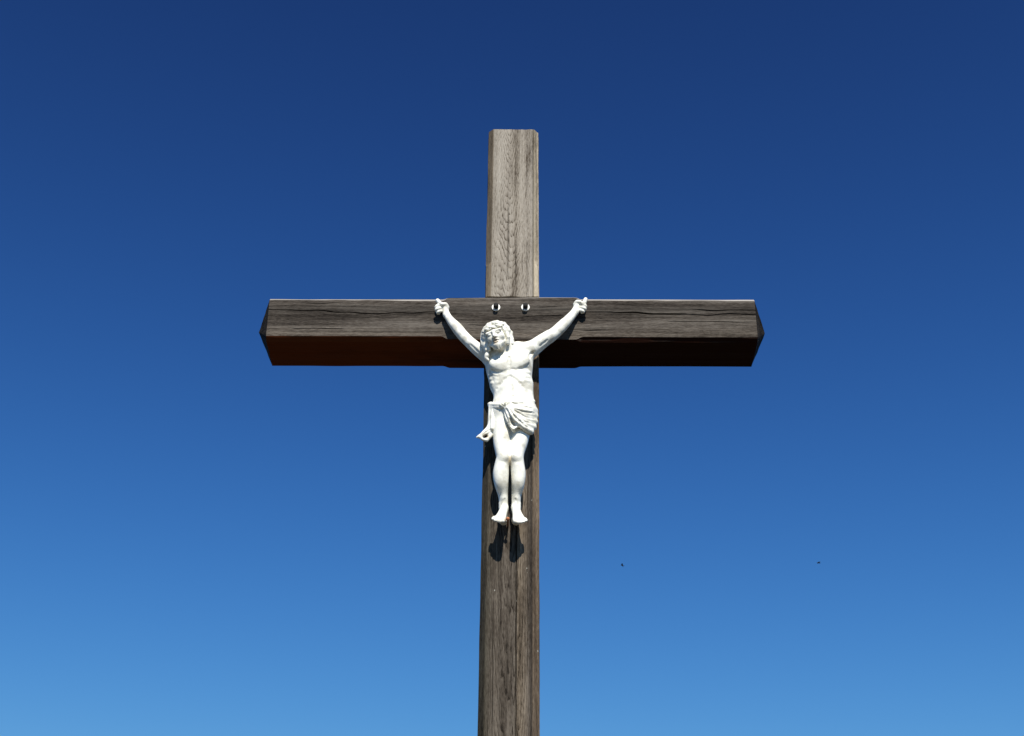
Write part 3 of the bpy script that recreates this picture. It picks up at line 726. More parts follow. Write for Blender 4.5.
    ('h',((-0.001,0.049,-0.0235,0.0022),(-0.0075,0.0465,-0.0262,0.0026),(-0.0135,0.0405,-0.0305,0.0022),(-0.016,0.0375,-0.035,0.0016)),0.002),
    ('h',((0.001,0.049,-0.0235,0.0022),(0.0075,0.0465,-0.0262,0.0026),(0.0135,0.0405,-0.0305,0.0022),(0.016,0.0375,-0.035,0.0016)),0.002),
]
LONG_LOCKS = [
    ('h',((-0.1017,-0.105,0.5033,0.008),(-0.1057,-0.108,0.4759,0.0075),(-0.1011,-0.108,0.4504,0.0078),(-0.0937,-0.105,0.4353,0.007)),0.004),
    ('h',((-0.0923,-0.112,0.4777,0.007),(-0.0963,-0.116,0.4497,0.0065),(-0.09,-0.112,0.4268,0.0068)),0.004),
    ('h',((-0.0937,-0.103,0.4323,0.0072),(-0.086,-0.106,0.4137,0.0072),(-0.0916,-0.104,0.4001,0.0065),(-0.0843,-0.102,0.3909,0.005)),0.004),
    ('e',(-0.0881,-0.106,0.4086),(0.009,0.008,0.009),0.004),
    ('h',((-0.0237,-0.118,0.5082,0.008),(-0.0164,-0.118,0.4741,0.0085),(-0.0181,-0.113,0.4475,0.008),(-0.0108,-0.108,0.4274,0.006)),0.004),
    ('h',((-0.0201,-0.112,0.5103,0.008),(-0.0131,-0.112,0.4766,0.0085),(-0.0134,-0.107,0.4504,0.008),(-0.0065,-0.102,0.4319,0.006)),0.004),
    ('h',((-0.0165,-0.106,0.5123,0.008),(-0.0099,-0.106,0.479,0.0085),(-0.0088,-0.101,0.4532,0.008),(-0.0022,-0.096,0.4364,0.006)),0.004),
    ('h',((-0.0129,-0.1,0.5144,0.008),(-0.0067,-0.1,0.4815,0.0085),(-0.0041,-0.095,0.4561,0.008),(0.0021,-0.09,0.441,0.006)),0.004),
    ('h',((-0.0093,-0.094,0.5165,0.008),(-0.0034,-0.094,0.484,0.0085),(0.0006,-0.089,0.459,0.008),(0.0065,-0.084,0.4455,0.006)),0.004),
    ('h',((-0.0057,-0.088,0.5185,0.008),(-0.0001,-0.088,0.4864,0.0085),(0.0053,-0.083,0.4618,0.008),(0.0108,-0.078,0.45,0.006)),0.004),
    ('e',(-0.0073,-0.096,0.4623),(0.017,0.014,0.02),0.008),
    ('e',(-0.0009,-0.095,0.5107),(0.0065,0.007,0.0075),0.004),
]
CROWN = [
    ('h',((0.0,0.0446,0.0259,0.0034),(0.0082,0.0423,0.0289,0.0034),(0.0151,0.0372,0.0283,0.0034),(0.0216,0.0328,0.0251,0.0034),(0.029,0.0299,0.0233,0.0034),(0.0367,0.0263,0.0256,0.0034),(0.0421,0.0198,0.0304,0.0034),(0.0438,0.011,0.0335,0.0034),(0.0434,0.0022,0.0327,0.0034),(0.044,-0.0055,0.0301,0.0034),(0.0463,-0.013,0.0299,0.0034),(0.0475,-0.021,0.0336,0.0034),(0.0446,-0.0285,0.0385,0.0034),(0.0384,-0.0341,0.0404,0.0034),(0.0323,-0.0383,0.0385,0.0034),(0.0281,-0.0434,0.0358,0.0034),(0.0247,-0.0495,0.0362,0.0034),(0.0197,-0.0544,0.0401,0.0034),(0.0129,-0.0557,0.0437,0.0034),(0.006,-0.054,0.0436,0.0034),(0.0,-0.0528,0.0402,0.0034),(-0.006,-0.054,0.0372,0.0034),(-0.0129,-0.0557,0.0379,0.0034),(-0.0197,-0.0544,0.0412,0.0034),(-0.0247,-0.0495,0.0431,0.0034),(-0.0281,-0.0434,0.0409,0.0034),(-0.0323,-0.0383,0.0362,0.0034),(-0.0384,-0.0341,0.0333,0.0034),(-0.0446,-0.0285,0.0342,0.0034),(-0.0475,-0.021,0.0369,0.0034),(-0.0463,-0.013,0.0371,0.0034),(-0.044,-0.0055,0.0334,0.0034),(-0.0434,0.0022,0.0285,0.0034),(-0.0438,0.011,0.0264,0.0034),(-0.0421,0.0198,0.0282,0.0034),(-0.0367,0.0263,0.0307,0.0034),(-0.029,0.0299,0.0302,0.0034),(-0.0216,0.0328,0.0262,0.0034),(-0.0151,0.0372,0.0224,0.0034),(-0.0082,0.0423,0.0225,0.0034),(-0.0,0.0446,0.0259,0.0034)),0.002),
    ('h',((0.0,0.0387,0.0247,0.0034),(0.0077,0.0396,0.0219,0.0034),(0.0162,0.0405,0.0231,0.0034),(0.0242,0.0379,0.0274,0.0034),(0.03,0.0314,0.0305,0.0034),(0.0337,0.0234,0.0299,0.0034),(0.0376,0.0165,0.0271,0.0034),(0.0429,0.0105,0.0262,0.0034),(0.0479,0.0037,0.0294,0.0034),(0.0492,-0.0047,0.0344,0.0034),(0.0463,-0.013,0.0371,0.0034),(0.0423,-0.0202,0.0358,0.0034),(0.0401,-0.027,0.0333,0.0034),(0.0392,-0.0345,0.0335,0.0034),(0.0368,-0.0416,0.0374,0.0034),(0.0311,-0.0463,0.0417,0.0034),(0.0237,-0.0481,0.0427,0.0034),(0.0171,-0.0493,0.04,0.0034),(0.0119,-0.0524,0.0372,0.0034),(0.0064,-0.0566,0.0377,0.0034),(0.0,-0.0587,0.0414,0.0034),(-0.0064,-0.0566,0.0442,0.0034),(-0.0119,-0.0524,0.043,0.0034),(-0.0171,-0.0493,0.0389,0.0034),(-0.0237,-0.0481,0.0359,0.0034),(-0.0311,-0.0463,0.0366,0.0034),(-0.0368,-0.0416,0.0396,0.0034),(-0.0392,-0.0345,0.0406,0.0034),(-0.0401,-0.027,0.0375,0.0034),(-0.0423,-0.0202,0.0325,0.0034),(-0.0463,-0.013,0.0299,0.0034),(-0.0492,-0.0047,0.0312,0.0034),(-0.0479,0.0037,0.0336,0.0034),(-0.0429,0.0105,0.0333,0.0034),(-0.0376,0.0165,0.0293,0.0034),(-0.0337,0.0234,0.0248,0.0034),(-0.03,0.0314,0.0237,0.0034),(-0.0242,0.0379,0.0262,0.0034),(-0.0162,0.0405,0.029,0.0034),(-0.0077,0.0396,0.0283,0.0034),(-0.0,0.0387,0.0247,0.0034)),0.002),
    ('c',(0.0069,0.0416,0.0254),(0.0078,0.0486,0.0194),0.0026,0.001,0.002),
    ('c',(0.028,0.0325,0.0267),(0.0318,0.0383,0.0327),0.0026,0.001,0.002),
    ('c',(0.0424,0.0142,0.0294),(0.0484,0.0178,0.0234),0.0026,0.001,0.002),
    ('c',(0.0471,-0.0084,0.0328),(0.054,-0.0078,0.0388),0.0026,0.001,0.002),
    ('c',(0.0418,-0.0299,0.0362),(0.0484,-0.0323,0.0302),0.0026,0.001,0.002),
    ('c',(0.0291,-0.0457,0.0389),(0.034,-0.0508,0.0449),0.0026,0.001,0.002),
    ('c',(0.0125,-0.0544,0.0404),(0.0147,-0.061,0.0344),0.0026,0.001,0.002),
    ('c',(-0.0054,-0.0558,0.0407),(-0.0063,-0.0627,0.0467),0.0026,0.001,0.002),
    ('c',(-0.0228,-0.0501,0.0396),(-0.0266,-0.0559,0.0336),0.0026,0.001,0.002),
    ('c',(-0.0374,-0.037,0.0374),(-0.0434,-0.0406,0.0434),0.0026,0.001,0.002),
    ('c',(-0.0461,-0.0175,0.0342),(-0.053,-0.0181,0.0282),0.0026,0.001,0.002),
    ('c',(-0.0455,0.0054,0.0307),(-0.0521,0.0078,0.0367),0.0026,0.001,0.002),
    ('c',(-0.0348,0.0261,0.0276),(-0.0396,0.0311,0.0216),0.0026,0.001,0.002),
    ('c',(-0.0158,0.0393,0.0257),(-0.018,0.0459,0.0317),0.0026,0.001,0.002),
]
CLOTH = [
    ('e',(0.0413,-0.064,0.1965),(0.049,0.054,0.05),0.02),
    ('e',(0.0022,-0.068,0.2044),(0.048,0.05,0.036),0.02),
    ('e',(0.0164,-0.085,0.1706),(0.03,0.036,0.034),0.02),
    ('c',(-0.0653,-0.066,0.2135),(-0.0661,-0.06,0.1358),0.0125,0.012,0.008),
    ('h',((-0.0769,-0.062,0.23,0.0085),(-0.0679,-0.0773,0.2207,0.0082),(-0.0587,-0.09,0.213,0.0081),(-0.0492,-0.1,0.207,0.008),(-0.0394,-0.1073,0.2026,0.0081),(-0.0294,-0.112,0.1998,0.0082),(-0.019,-0.114,0.1987,0.0085)),0.005),
    ('h',((-0.076,-0.064,0.2186,0.006),(-0.0673,-0.0782,0.2096,0.006),(-0.0583,-0.09,0.2024,0.0061),(-0.049,-0.0995,0.1971,0.0063),(-0.0393,-0.1067,0.1936,0.0064),(-0.0293,-0.1115,0.192,0.0067),(-0.0189,-0.114,0.1922,0.007)),0.004),
    ('h',((-0.0154,-0.117,0.201,0.0085),(-0.0002,-0.1214,0.2015,0.0085),(0.015,-0.1207,0.2044,0.0086),(0.0302,-0.1147,0.2097,0.0086),(0.0454,-0.1037,0.2174,0.0087),(0.0608,-0.0874,0.2275,0.0088),(0.0762,-0.066,0.24,0.009)),0.006),
    ('h',((-0.0154,-0.116,0.1951,0.007),(0.0009,-0.1207,0.192,0.0071),(0.0168,-0.12,0.1919,0.0073),(0.0325,-0.114,0.1948,0.0076),(0.0479,-0.1027,0.2007,0.0081),(0.0632,-0.086,0.2096,0.0087),(0.0783,-0.064,0.2215,0.0095)),0.007),
    ('e',(-0.0203,-0.119,0.1958),(0.012,0.01,0.009),0.004),
    ('e',(-0.0344,-0.115,0.1989),(0.009,0.007,0.007),0.003),
    ('e',(-0.0034,-0.118,0.1973),(0.008,0.008,0.0065),0.003),
    ('e',(-0.0154,-0.12,0.1832),(0.007,0.008,0.007),0.003),
    ('h',((-0.0119,-0.118,0.1904,0.0055),(0.0044,-0.1221,0.1848,0.0064),(0.0203,-0.1211,0.1821,0.0074),(0.036,-0.115,0.1824,0.0085),(0.0514,-0.1038,0.1856,0.0097),(0.0666,-0.0874,0.1917,0.0111),(0.0817,-0.066,0.2008,0.0125)),0.01),
    ('h',((-0.0119,-0.118,0.1904,0.0055),(0.0044,-0.1222,0.1797,0.0064),(0.0205,-0.1213,0.1725,0.0074),(0.0364,-0.1155,0.1687,0.0085),(0.0521,-0.1047,0.1684,0.0097),(0.0678,-0.0888,0.1716,0.0111),(0.0834,-0.068,0.1782,0.0125)),0.01),
    ('h',((-0.0119,-0.118,0.1904,0.0055),(0.0025,-0.1223,0.1745,0.0064),(0.0173,-0.1218,0.1627,0.0074),(0.0326,-0.1165,0.1548,0.0085),(0.0485,-0.1064,0.1508,0.0097),(0.065,-0.0916,0.1507,0.0111),(0.0821,-0.072,0.1545,0.0125)),0.01),
    ('h',((-0.0119,-0.118,0.1904,0.0055),(0.0014,-0.1224,0.1694,0.0064),(0.0152,-0.1222,0.153,0.0074),(0.0296,-0.1175,0.141,0.0085),(0.0447,-0.1082,0.1334,0.0097),(0.0605,-0.0944,0.1303,0.0111),(0.077,-0.076,0.1314,0.0125)),0.01),
    ('h',((-0.0119,-0.118,0.1904,0.0055),(0.0011,-0.1226,0.1632,0.0064),(0.0141,-0.1229,0.1417,0.0074),(0.0271,-0.119,0.1256,0.0085),(0.0403,-0.1109,0.1149,0.0097),(0.0536,-0.0986,0.1096,0.0111),(0.067,-0.082,0.1097,0.0125)),0.01),
    ('h',((-0.0189,-0.112,0.1877,0.009),(-0.0166,-0.1127,0.1724,0.0101),(-0.0134,-0.1122,0.1578,0.0106),(-0.0093,-0.1105,0.1438,0.0105),(-0.0042,-0.1076,0.1304,0.0099),(0.0018,-0.1034,0.1175,0.0087),(0.0087,-0.098,0.1052,0.007)),0.01),
    ('h',((-0.0083,-0.118,0.1843,0.008),(-0.0044,-0.1212,0.1695,0.0092),(0.0003,-0.1227,0.1565,0.01),(0.0058,-0.1225,0.1452,0.0105),(0.012,-0.1207,0.1356,0.0107),(0.019,-0.1172,0.1277,0.0105),(0.0268,-0.112,0.1216,0.01)),0.008),
    ('h',((-0.0047,-0.11,0.1246,0.006),(-0.0005,-0.1117,0.1153,0.0061),(0.0039,-0.1129,0.1095,0.0062),(0.0085,-0.1135,0.1072,0.0063),(0.0132,-0.1136,0.1085,0.0062),(0.0182,-0.1131,0.1133,0.0061),(0.0233,-0.112,0.1215,0.006)),0.004),
    ('h',((-0.0725,-0.07,0.2255,0.0085),(-0.0727,-0.0698,0.2073,0.009),(-0.073,-0.0693,0.1894,0.0096),(-0.0731,-0.0685,0.1719,0.0101),(-0.0731,-0.0673,0.1548,0.0107),(-0.0731,-0.0658,0.138,0.0113),(-0.073,-0.064,0.1215,0.012)),0.006),
    ('h',((-0.0652,-0.08,0.2137,0.006),(-0.0653,-0.0817,0.1967,0.0063),(-0.0655,-0.0827,0.1804,0.0066),(-0.0658,-0.083,0.1649,0.0067),(-0.0662,-0.0827,0.1502,0.0069),(-0.0667,-0.0817,0.1361,0.007),(-0.0673,-0.08,0.1229,0.007)),0.005),
    ('h',((-0.0753,-0.064,0.1336,0.011),(-0.0908,-0.072,0.1123,0.0105),(-0.1081,-0.078,0.0947,0.0065),(-0.1217,-0.08,0.0876,0.0022)),0.008),
    ('h',((-0.0738,-0.064,0.1256,0.01),(-0.0735,-0.068,0.1014,0.0085),(-0.087,-0.074,0.0802,0.0055)),0.008),
    ('h',((-0.1115,-0.08,0.0896,0.0048),(-0.0992,-0.078,0.0804,0.0052),(-0.087,-0.074,0.0802,0.0055)),0.008),
    ('-','e',(-0.0879,-0.0875,0.0848),(0.0055,0.006,0.0035),0.003),
]
BODY_LINES = [
    ('r',((-0.0771,-0.2,0.2684),(-0.0646,-0.2,0.2738),(-0.0505,-0.2,0.2681)),0.0046,-0.0043,0.009),
    ('r',((0.0629,-0.2,0.279),(0.0492,-0.2,0.2814),(0.0352,-0.2,0.2732)),0.0046,-0.0043,0.009),
    ('r',((-0.0738,-0.2,0.2514),(-0.0616,-0.2,0.2567),(-0.049,-0.2,0.2511)),0.0046,-0.0043,0.009),
    ('r',((0.0614,-0.2,0.2619),(0.0478,-0.2,0.2643),(0.0345,-0.2,0.2562)),0.0046,-0.0043,0.009),
    ('r',((-0.0705,-0.2,0.2344),(-0.0587,-0.2,0.2397),(-0.0475,-0.2,0.2341)),0.0046,-0.0043,0.009),
    ('r',((0.06,-0.2,0.2449),(0.0464,-0.2,0.2473),(0.0338,-0.2,0.2392)),0.0046,-0.0043,0.009),
    ('g',((-0.0068,-0.2,0.2646),(-0.026,-0.2,0.2524),(-0.0433,-0.2,0.2321),(-0.0519,-0.2,0.2139)),0.0048,0.0031,0.01),
    ('g',((-0.0057,-0.2,0.2646),(0.0142,-0.2,0.2545),(0.0317,-0.2,0.2363),(0.0421,-0.2,0.2182)),0.0048,0.0031,0.01),
    ('g',((-0.0081,-0.2,0.3443),(-0.0065,-0.2,0.2747)),0.004,0.0022,0.007),
    ('g',((-0.0033,-0.2,0.2544),(0.0039,-0.2,0.186)),0.0042,0.0028,0.008),
    ('g',((0.0049,-0.2,0.184),(0.0053,-0.2,0.1756)),0.0048,0.001,0.003),
    ('g',((-0.077,-0.2,0.2929),(-0.0576,-0.2,0.2819),(-0.0331,-0.2,0.2828),(-0.0139,-0.2,0.2918)),0.0036,0.0027,0.007),
    ('g',((0.0002,-0.2,0.2951),(0.0177,-0.2,0.2927),(0.0405,-0.2,0.2993),(0.0616,-0.2,0.3149)),0.0036,0.0024,0.007),
    ('g',((0.0635,-0.2,0.3424),(0.0706,-0.2,0.3589),(0.0847,-0.2,0.3672)),0.005,0.0015,0.005),
    ('g',((0.0424,-0.2,0.3692),(0.06,-0.2,0.3527)),0.004,0.0022,0.006),
    ('g',((-0.0528,-0.2,0.3442),(-0.065,-0.2,0.3277)),0.004,0.0022,0.006),
    ('g',((0.1043,-0.2,0.3922),(0.1311,-0.2,0.4172)),0.0036,0.0027,0.006),
    ('g',((-0.1146,-0.2,0.3585),(-0.1505,-0.2,0.3978)),0.0036,0.0027,0.006),
    ('g',((-0.0225,-0.2,0.0127),(-0.02,-0.2,-0.0221)),0.004,0.0034,0.009),
    ('g',((-0.0218,-0.2,-0.226),(-0.0231,-0.2,-0.2334)),0.0028,0.0012,0.003),
    ('g',((0.0137,-0.2,0.0128),(0.0114,-0.2,-0.022)),0.004,0.0034,0.009),
    ('g',((0.0143,-0.2,-0.2259),(0.0156,-0.2,-0.2333)),0.0028,0.0012,0.003),
]
CLOTH_LINES = [
    ('g',((-0.0411,-0.2,0.1579),(-0.0289,-0.2,0.1437)),0.0032,0.0006,0.002),
    ('g',((-0.0283,-0.2,0.1596),(-0.0248,-0.2,0.1401)),0.0036,0.0004,0.002),
    ('g',((-0.0103,-0.2,0.1588),(-0.0116,-0.2,0.1421)),0.0036,0.0004,0.002),
    ('g',((0.0036,-0.2,0.1565),(0.0195,-0.2,0.1501)),0.0028,0.0006,0.002),
    ('g',((-0.0289,-0.2,0.1341),(-0.0201,-0.2,0.1065),(-0.0097,-0.2,0.0751)),0.0036,0.0006,0.003),
    ('g',((-0.0168,-0.2,0.1302),(-0.0081,-0.2,0.1065),(0.004,-0.2,0.0869)),0.005,0.0006,0.003),
    ('g',((-0.0047,-0.2,0.1302),(0.0092,-0.2,0.1066),(0.0281,-0.2,0.081)),0.0042,0.0006,0.003),
    ('g',((-0.0063,-0.2,0.0927),(0.004,-0.2,0.0771),(0.0178,-0.2,0.0751)),0.0046,0.0004,0.003),
    ('g',((-0.0028,-0.2,0.0672),(0.0065,-0.2,0.0571),(0.0175,-0.2,0.0653)),0.0036,0.0006,0.003),
    ('g',((0.0126,-0.2,0.1263),(0.0281,-0.2,0.1086)),0.005,0.0006,0.003),
    ('g',((0.0091,-0.2,0.1362),(0.0437,-0.2,0.1205),(0.0816,-0.2,0.1127)),0.0026,0.0006,0.003),
    ('g',((0.016,-0.2,0.1224),(0.0471,-0.2,0.1007),(0.0815,-0.2,0.091)),0.003,0.0004,0.003),
    ('g',((0.0195,-0.2,0.1066),(0.047,-0.2,0.0811),(0.0796,-0.2,0.0706)),0.0028,0.0006,0.003),
    ('g',((0.0229,-0.2,0.0928),(0.0436,-0.2,0.0674),(0.0692,-0.2,0.0518)),0.0026,0.0006,0.003),
    ('g',((0.0091,-0.2,0.1461),(0.0437,-0.2,0.1399),(0.0748,-0.2,0.1344)),0.0022,0.0006,0.003),
    ('r',((0.0022,-0.2,0.1223),(0.0264,-0.2,0.0948),(0.0538,-0.2,0.0615)),0.0042,-0.0008,0.004),
    ('r',((0.0057,-0.2,0.1382),(0.0402,-0.2,0.1284),(0.0747,-0.2,0.1225)),0.0036,-0.0006,0.004),
    ('g',((-0.0013,-0.2,0.1477),(0.0333,-0.2,0.1534),(0.0714,-0.2,0.1535)),0.0028,0.0006,0.003),
    ('g',((-0.0676,-0.2,0.134),(-0.0677,-0.2,0.0632)),0.0026,0.0008,0.003),
    ('g',((-0.0748,-0.2,0.0475),(-0.0935,-0.2,0.0335),(-0.1088,-0.2,0.0241)),0.0026,0.0008,0.003),
]
GRIME_AND_SHADE = [
    ((-0.0106,-0.09,-0.2364),(0.016,0.04,0.02),(0.4,0.17,0.05),0.85),
    ((-0.0043,-0.09,-0.0069),(0.008,0.04,0.024),(0.6,0.44,0.22),0.6),
    ((0.0062,-0.08,-0.0639),(0.006,0.04,0.03),(0.7,0.6,0.4),0.4),
    ((-0.0225,-0.118,0.1964),(0.022,0.05,0.018),(0.3,0.29,0.21),0.85),
    ((0.0057,-0.118,0.2025),(0.014,0.04,0.01),(0.36,0.34,0.26),0.7),
    ((0.0006,-0.118,0.1322),(0.02,0.05,0.026),(0.4,0.38,0.29),0.7),  # centre folds: crease shade and dirt painted as one grey
    ((0.0268,-0.12,0.1632),(0.012,0.04,0.012),(0.42,0.4,0.31),0.6),
    ((0.0834,-0.08,0.1574),(0.018,0.05,0.036),(0.46,0.44,0.34),0.6),
    ((-0.0874,-0.075,0.094),(0.014,0.05,0.014),(0.16,0.1,0.04),0.85),  # dark brown paints the shade inside the tail's curl
    ((0.0764,-0.07,0.436),(0.012,0.05,0.012),(0.5,0.38,0.22),0.7),
    ((-0.0336,-0.05,-0.1544),(0.006,0.04,0.007),(0.36,0.35,0.3),0.7),
    ((0.0215,-0.05,-0.1551),(0.006,0.04,0.007),(0.36,0.35,0.3),0.7),
    ((-0.0733,-0.08,0.3289),(0.02,0.06,0.05),(0.52,0.51,0.44),0.6),  # left flank: its grey shading put into the colour
    ((0.0021,-0.11,0.2703),(0.016,0.05,0.02),(0.62,0.6,0.5),0.5),
    ((0.0133,-0.06,-0.2446),(0.04,0.05,0.01),(0.2,0.15,0.09),0.7),
    ((-0.0378,-0.06,-0.2429),(0.035,0.05,0.01),(0.2,0.15,0.09),0.7),
    ((0.1849,-0.05,0.5385),(0.03,0.05,0.012),(0.55,0.52,0.4),0.6),
]
HEAD_CENTRE = (-0.0539, -0.12, 0.4787)
NAIL_AT = (-0.0113, -0.05, -0.2155)
STATUE_AT = (0.0, 0.0, 4.18)
KNEE_AT = (-0.0043, -0.105, -0.0147)
KNOT_AT = (-0.0189, -0.122, 0.1942)
SHIN_AT = (-0.0008, -0.1, -0.051)
BIRDS_AT = [(4.789, 58.872, 29.775), (14.95, 66.828, 33.433)]
BOLTS_AT = [(-0.0584, -0.003, 4.8593), (0.0515, -0.003, 4.8596)]


# two bolts with washers through the joint
def ring_solid(profile, n=40):
    """Lathe round the -y axis: profile of (radius, protrusion)."""
    v, f = [], []
    for (r, p) in profile:
        for i in range(n):
            a = 2 * math.pi * i / n
            v.append((r * math.cos(a), -p, r * math.sin(a)))
    m = len(profile)
    for k in range(m - 1):
        for i in range(n):
            j = (i + 1) % n
            f.append([k * n + i, k * n + j, (k + 1) * n + j, (k + 1) * n + i])
    return v, f

dark_steel = simple('dark_rusty_steel', (.006, .0045, .0038), .85, 0.0, .5, 300)
washer_mat = simple('pale_zinc', (.72, .70, .64), .45, 0.0, .12, 200)
for p in BOLTS_AT:
    r = .0094
    v, f = ring_solid([(.0001, -.02), (r, -.02), (r, .019), (r * .9, .0215), (r * .65, .0232), (.0001, .0240)])
    b = mesh_object('bolt', np.array(v) + np.array(p), f, dark_steel, cross, False)
    v, f = ring_solid([(.0065, -.002), (.0160, -.002), (.0160, .0028), (.0150, .0036), (.0066, .0036), (.0065, -.002)])
    w = mesh_object('washer', np.array(v) + np.array(p), f, washer_mat, b, False)

# ------------------------------------------------------------------ the statue
def build_field(prims, origin, shape, h):
    F = np.full(shape, .03, np.float32)
    def run_chain(pts, k, neg):
        q = np.array(pts, float)
        ext = np.concatenate([[2 * q[0] - q[1]], q, [2 * q[-1] - q[-2]]])
        fine = []
        for i in range(1, len(ext) - 2):                      # Catmull-Rom through the joints and radii
            for t in np.arange(10) / 10:
                a, b, c, d = ext[i - 1:i + 3]
                fine.append(.5 * (2 * b + (c - a) * t + (2 * a - 5 * b + 4 * c - d) * t * t + (3 * b - a - 3 * c + d) * t ** 3))
        fine = np.array(fine + [q[-1]])
        R = fine[:, 3].max(); m = k + .012
        i0 = np.maximum(np.floor((fine[:, :3].min(0) - R - m - origin) / h).astype(int), 0)
        i1 = np.minimum(np.ceil((fine[:, :3].max(0) + R + m - origin) / h).astype(int) + 1, shape)
        sl_ = tuple(slice(a, b) for a, b in zip(i0, i1))
        D = np.full(tuple(i1 - i0), .05, np.float32)
        for a, b in zip(fine, fine[1:]):
            j0 = np.maximum(np.floor((np.minimum(a, b)[:3] - R - m - origin) / h).astype(int), i0)
            j1 = np.minimum(np.ceil((np.maximum(a, b)[:3] + R + m - origin) / h).astype(int) + 1, i1)
            gx, gy, gz = np.meshgrid(*[(origin[d] + h * np.arange(j0[d], j1[d])).astype(np.float32) for d in range(3)], indexing='ij')
            ab = b - a; L2 = float(ab[:3] @ ab[:3]) + 1e-12
            t = np.clip(((gx - a[0]) * ab[0] + (gy - a[1]) * ab[1] + (gz - a[2]) * ab[2]) / L2, 0, 1)
            d = np.sqrt((gx - a[0] - t * ab[0]) ** 2 + (gy - a[1] - t * ab[1]) ** 2 + (gz - a[2] - t * ab[2]) ** 2) - (a[3] + ab[3] * t)
            v = D[tuple(slice(x - z, y - z) for x, y, z in zip(j0, j1, i0))]
            np.minimum(v, d, out=v)
        f = F[sl_]
        if neg: D = -D
        hh = np.maximum(k - np.abs(f - D), 0) / k
        F[sl_] = (np.maximum(f, D) + hh * hh * k / 4) if neg else (np.minimum(f, D) - hh * hh * k / 4)
    def run(p):
        if p[0] == 'h': return run_chain(p[1], p[2], False)
        if p[0] == '-' and p[1] == 'h': return run_chain(p[2], p[3], True)
        neg = p[0] == '-'
        if neg: p = p[1:]
        k = p[-1]
        if p[0] == 'c':
            a, b, ra, rb = np.array(p[1]), np.array(p[2]), p[3], p[4]
            R = max(ra, rb); lo, hi = np.minimum(a, b) - R, np.maximum(a, b) + R
        else:
            c, rr = np.array(p[1]), np.array(p[2])
            M = p[3] if len(p) == 5 else None
            R = rr.max(); lo, hi = (c - rr, c + rr) if M is None else (c - R, c + R)
        m = k + .012
        i0 = np.maximum(np.floor((lo - m - origin) / h).astype(int), 0)
        i1 = np.minimum(np.ceil((hi + m - origin) / h).astype(int) + 1, shape)
        if np.any(i1 <= i0): return
        sl_ = tuple(slice(q, w_) for q, w_ in zip(i0, i1))
        gx, gy, gz = np.meshgrid(*[(origin[d] + h * np.arange(i0[d], i1[d])).astype(np.float32) for d in range(3)], indexing='ij')
        if p[0] == 'c':
            ab = b - a; L2 = float(ab @ ab) + 1e-12
            t = np.clip(((gx - a[0]) * ab[0] + (gy - a[1]) * ab[1] + (gz - a[2]) * ab[2]) / L2, 0, 1)
            d = np.sqrt((gx - a[0] - t * ab[0]) ** 2 + (gy - a[1] - t * ab[1]) ** 2 + (gz - a[2] - t * ab[2]) ** 2) - (ra + (rb - ra) * t)
        else:
            X, Y, Z = gx - c[0], gy - c[1], gz - c[2]
            if M is not None:
                X, Y, Z = [X * M[0][i] + Y * M[1][i] + Z * M[2][i] for i in range(3)]
            k0 = np.sqrt((X / rr[0]) ** 2 + (Y / rr[1]) ** 2 + (Z / rr[2]) ** 2)
            k1 = np.sqrt((X / rr[0] ** 2) ** 2 + (Y / rr[1] ** 2) ** 2 + (Z / rr[2] ** 2) ** 2)
            d = k0 * (k0 - 1) / np.maximum(k1, 1e-6)
        f = F[sl_]
        if neg:
            d = -d
            hh = np.maximum(k - np.abs(f - d), 0) / k
            F[sl_] = np.maximum(f, d) + hh * hh * k / 4
        else:
            hh = np.maximum(k - np.abs(f - d), 0) / k
            F[sl_] = np.minimum(f, d) - hh * hh * k / 4
    chisel = np.array([0, .859, .512])
    def on_surface(p):
        t = np.arange(0, .26, .0008)
        q = np.array(p)[None] + t[:, None] * chisel
        i = np.round((q - origin) / h).astype(int)
        ok = np.all((i >= 0) & (i < np.array(shape)), axis=1)
        v = np.where(ok, F[tuple(np.clip(i, 0, np.array(shape) - 1).T)], .03)
        hit = np.argmax(v < 0)
        return q[hit] if v[hit] < 0 else None
    for p in prims:
        if p[0] in ('g', 'r'):            # a chisel cut or a raised line that follows the surface
            pts = np.array(p[1], float); r, off, k = p[2:]
            fine = [pts[0]]
            for a, b in zip(pts, pts[1:]):
                n_ = max(2, int(np.linalg.norm(b - a) / .006))
                fine += [a + (b - a) * (j + 1) / n_ for j in range(n_)]
            hit = [on_surface(q) for q in fine]
            n_ = len(hit)
            ch = [tuple(q - chisel * off) + (r * (.35 + .65 * math.sin(math.pi * (j + .5) / n_)),) for j, q in enumerate(hit) if q is not None]
            if len(ch) > 1: run_chain(ch, k, p[0] == 'g')
        else:
            run(p)
    return F

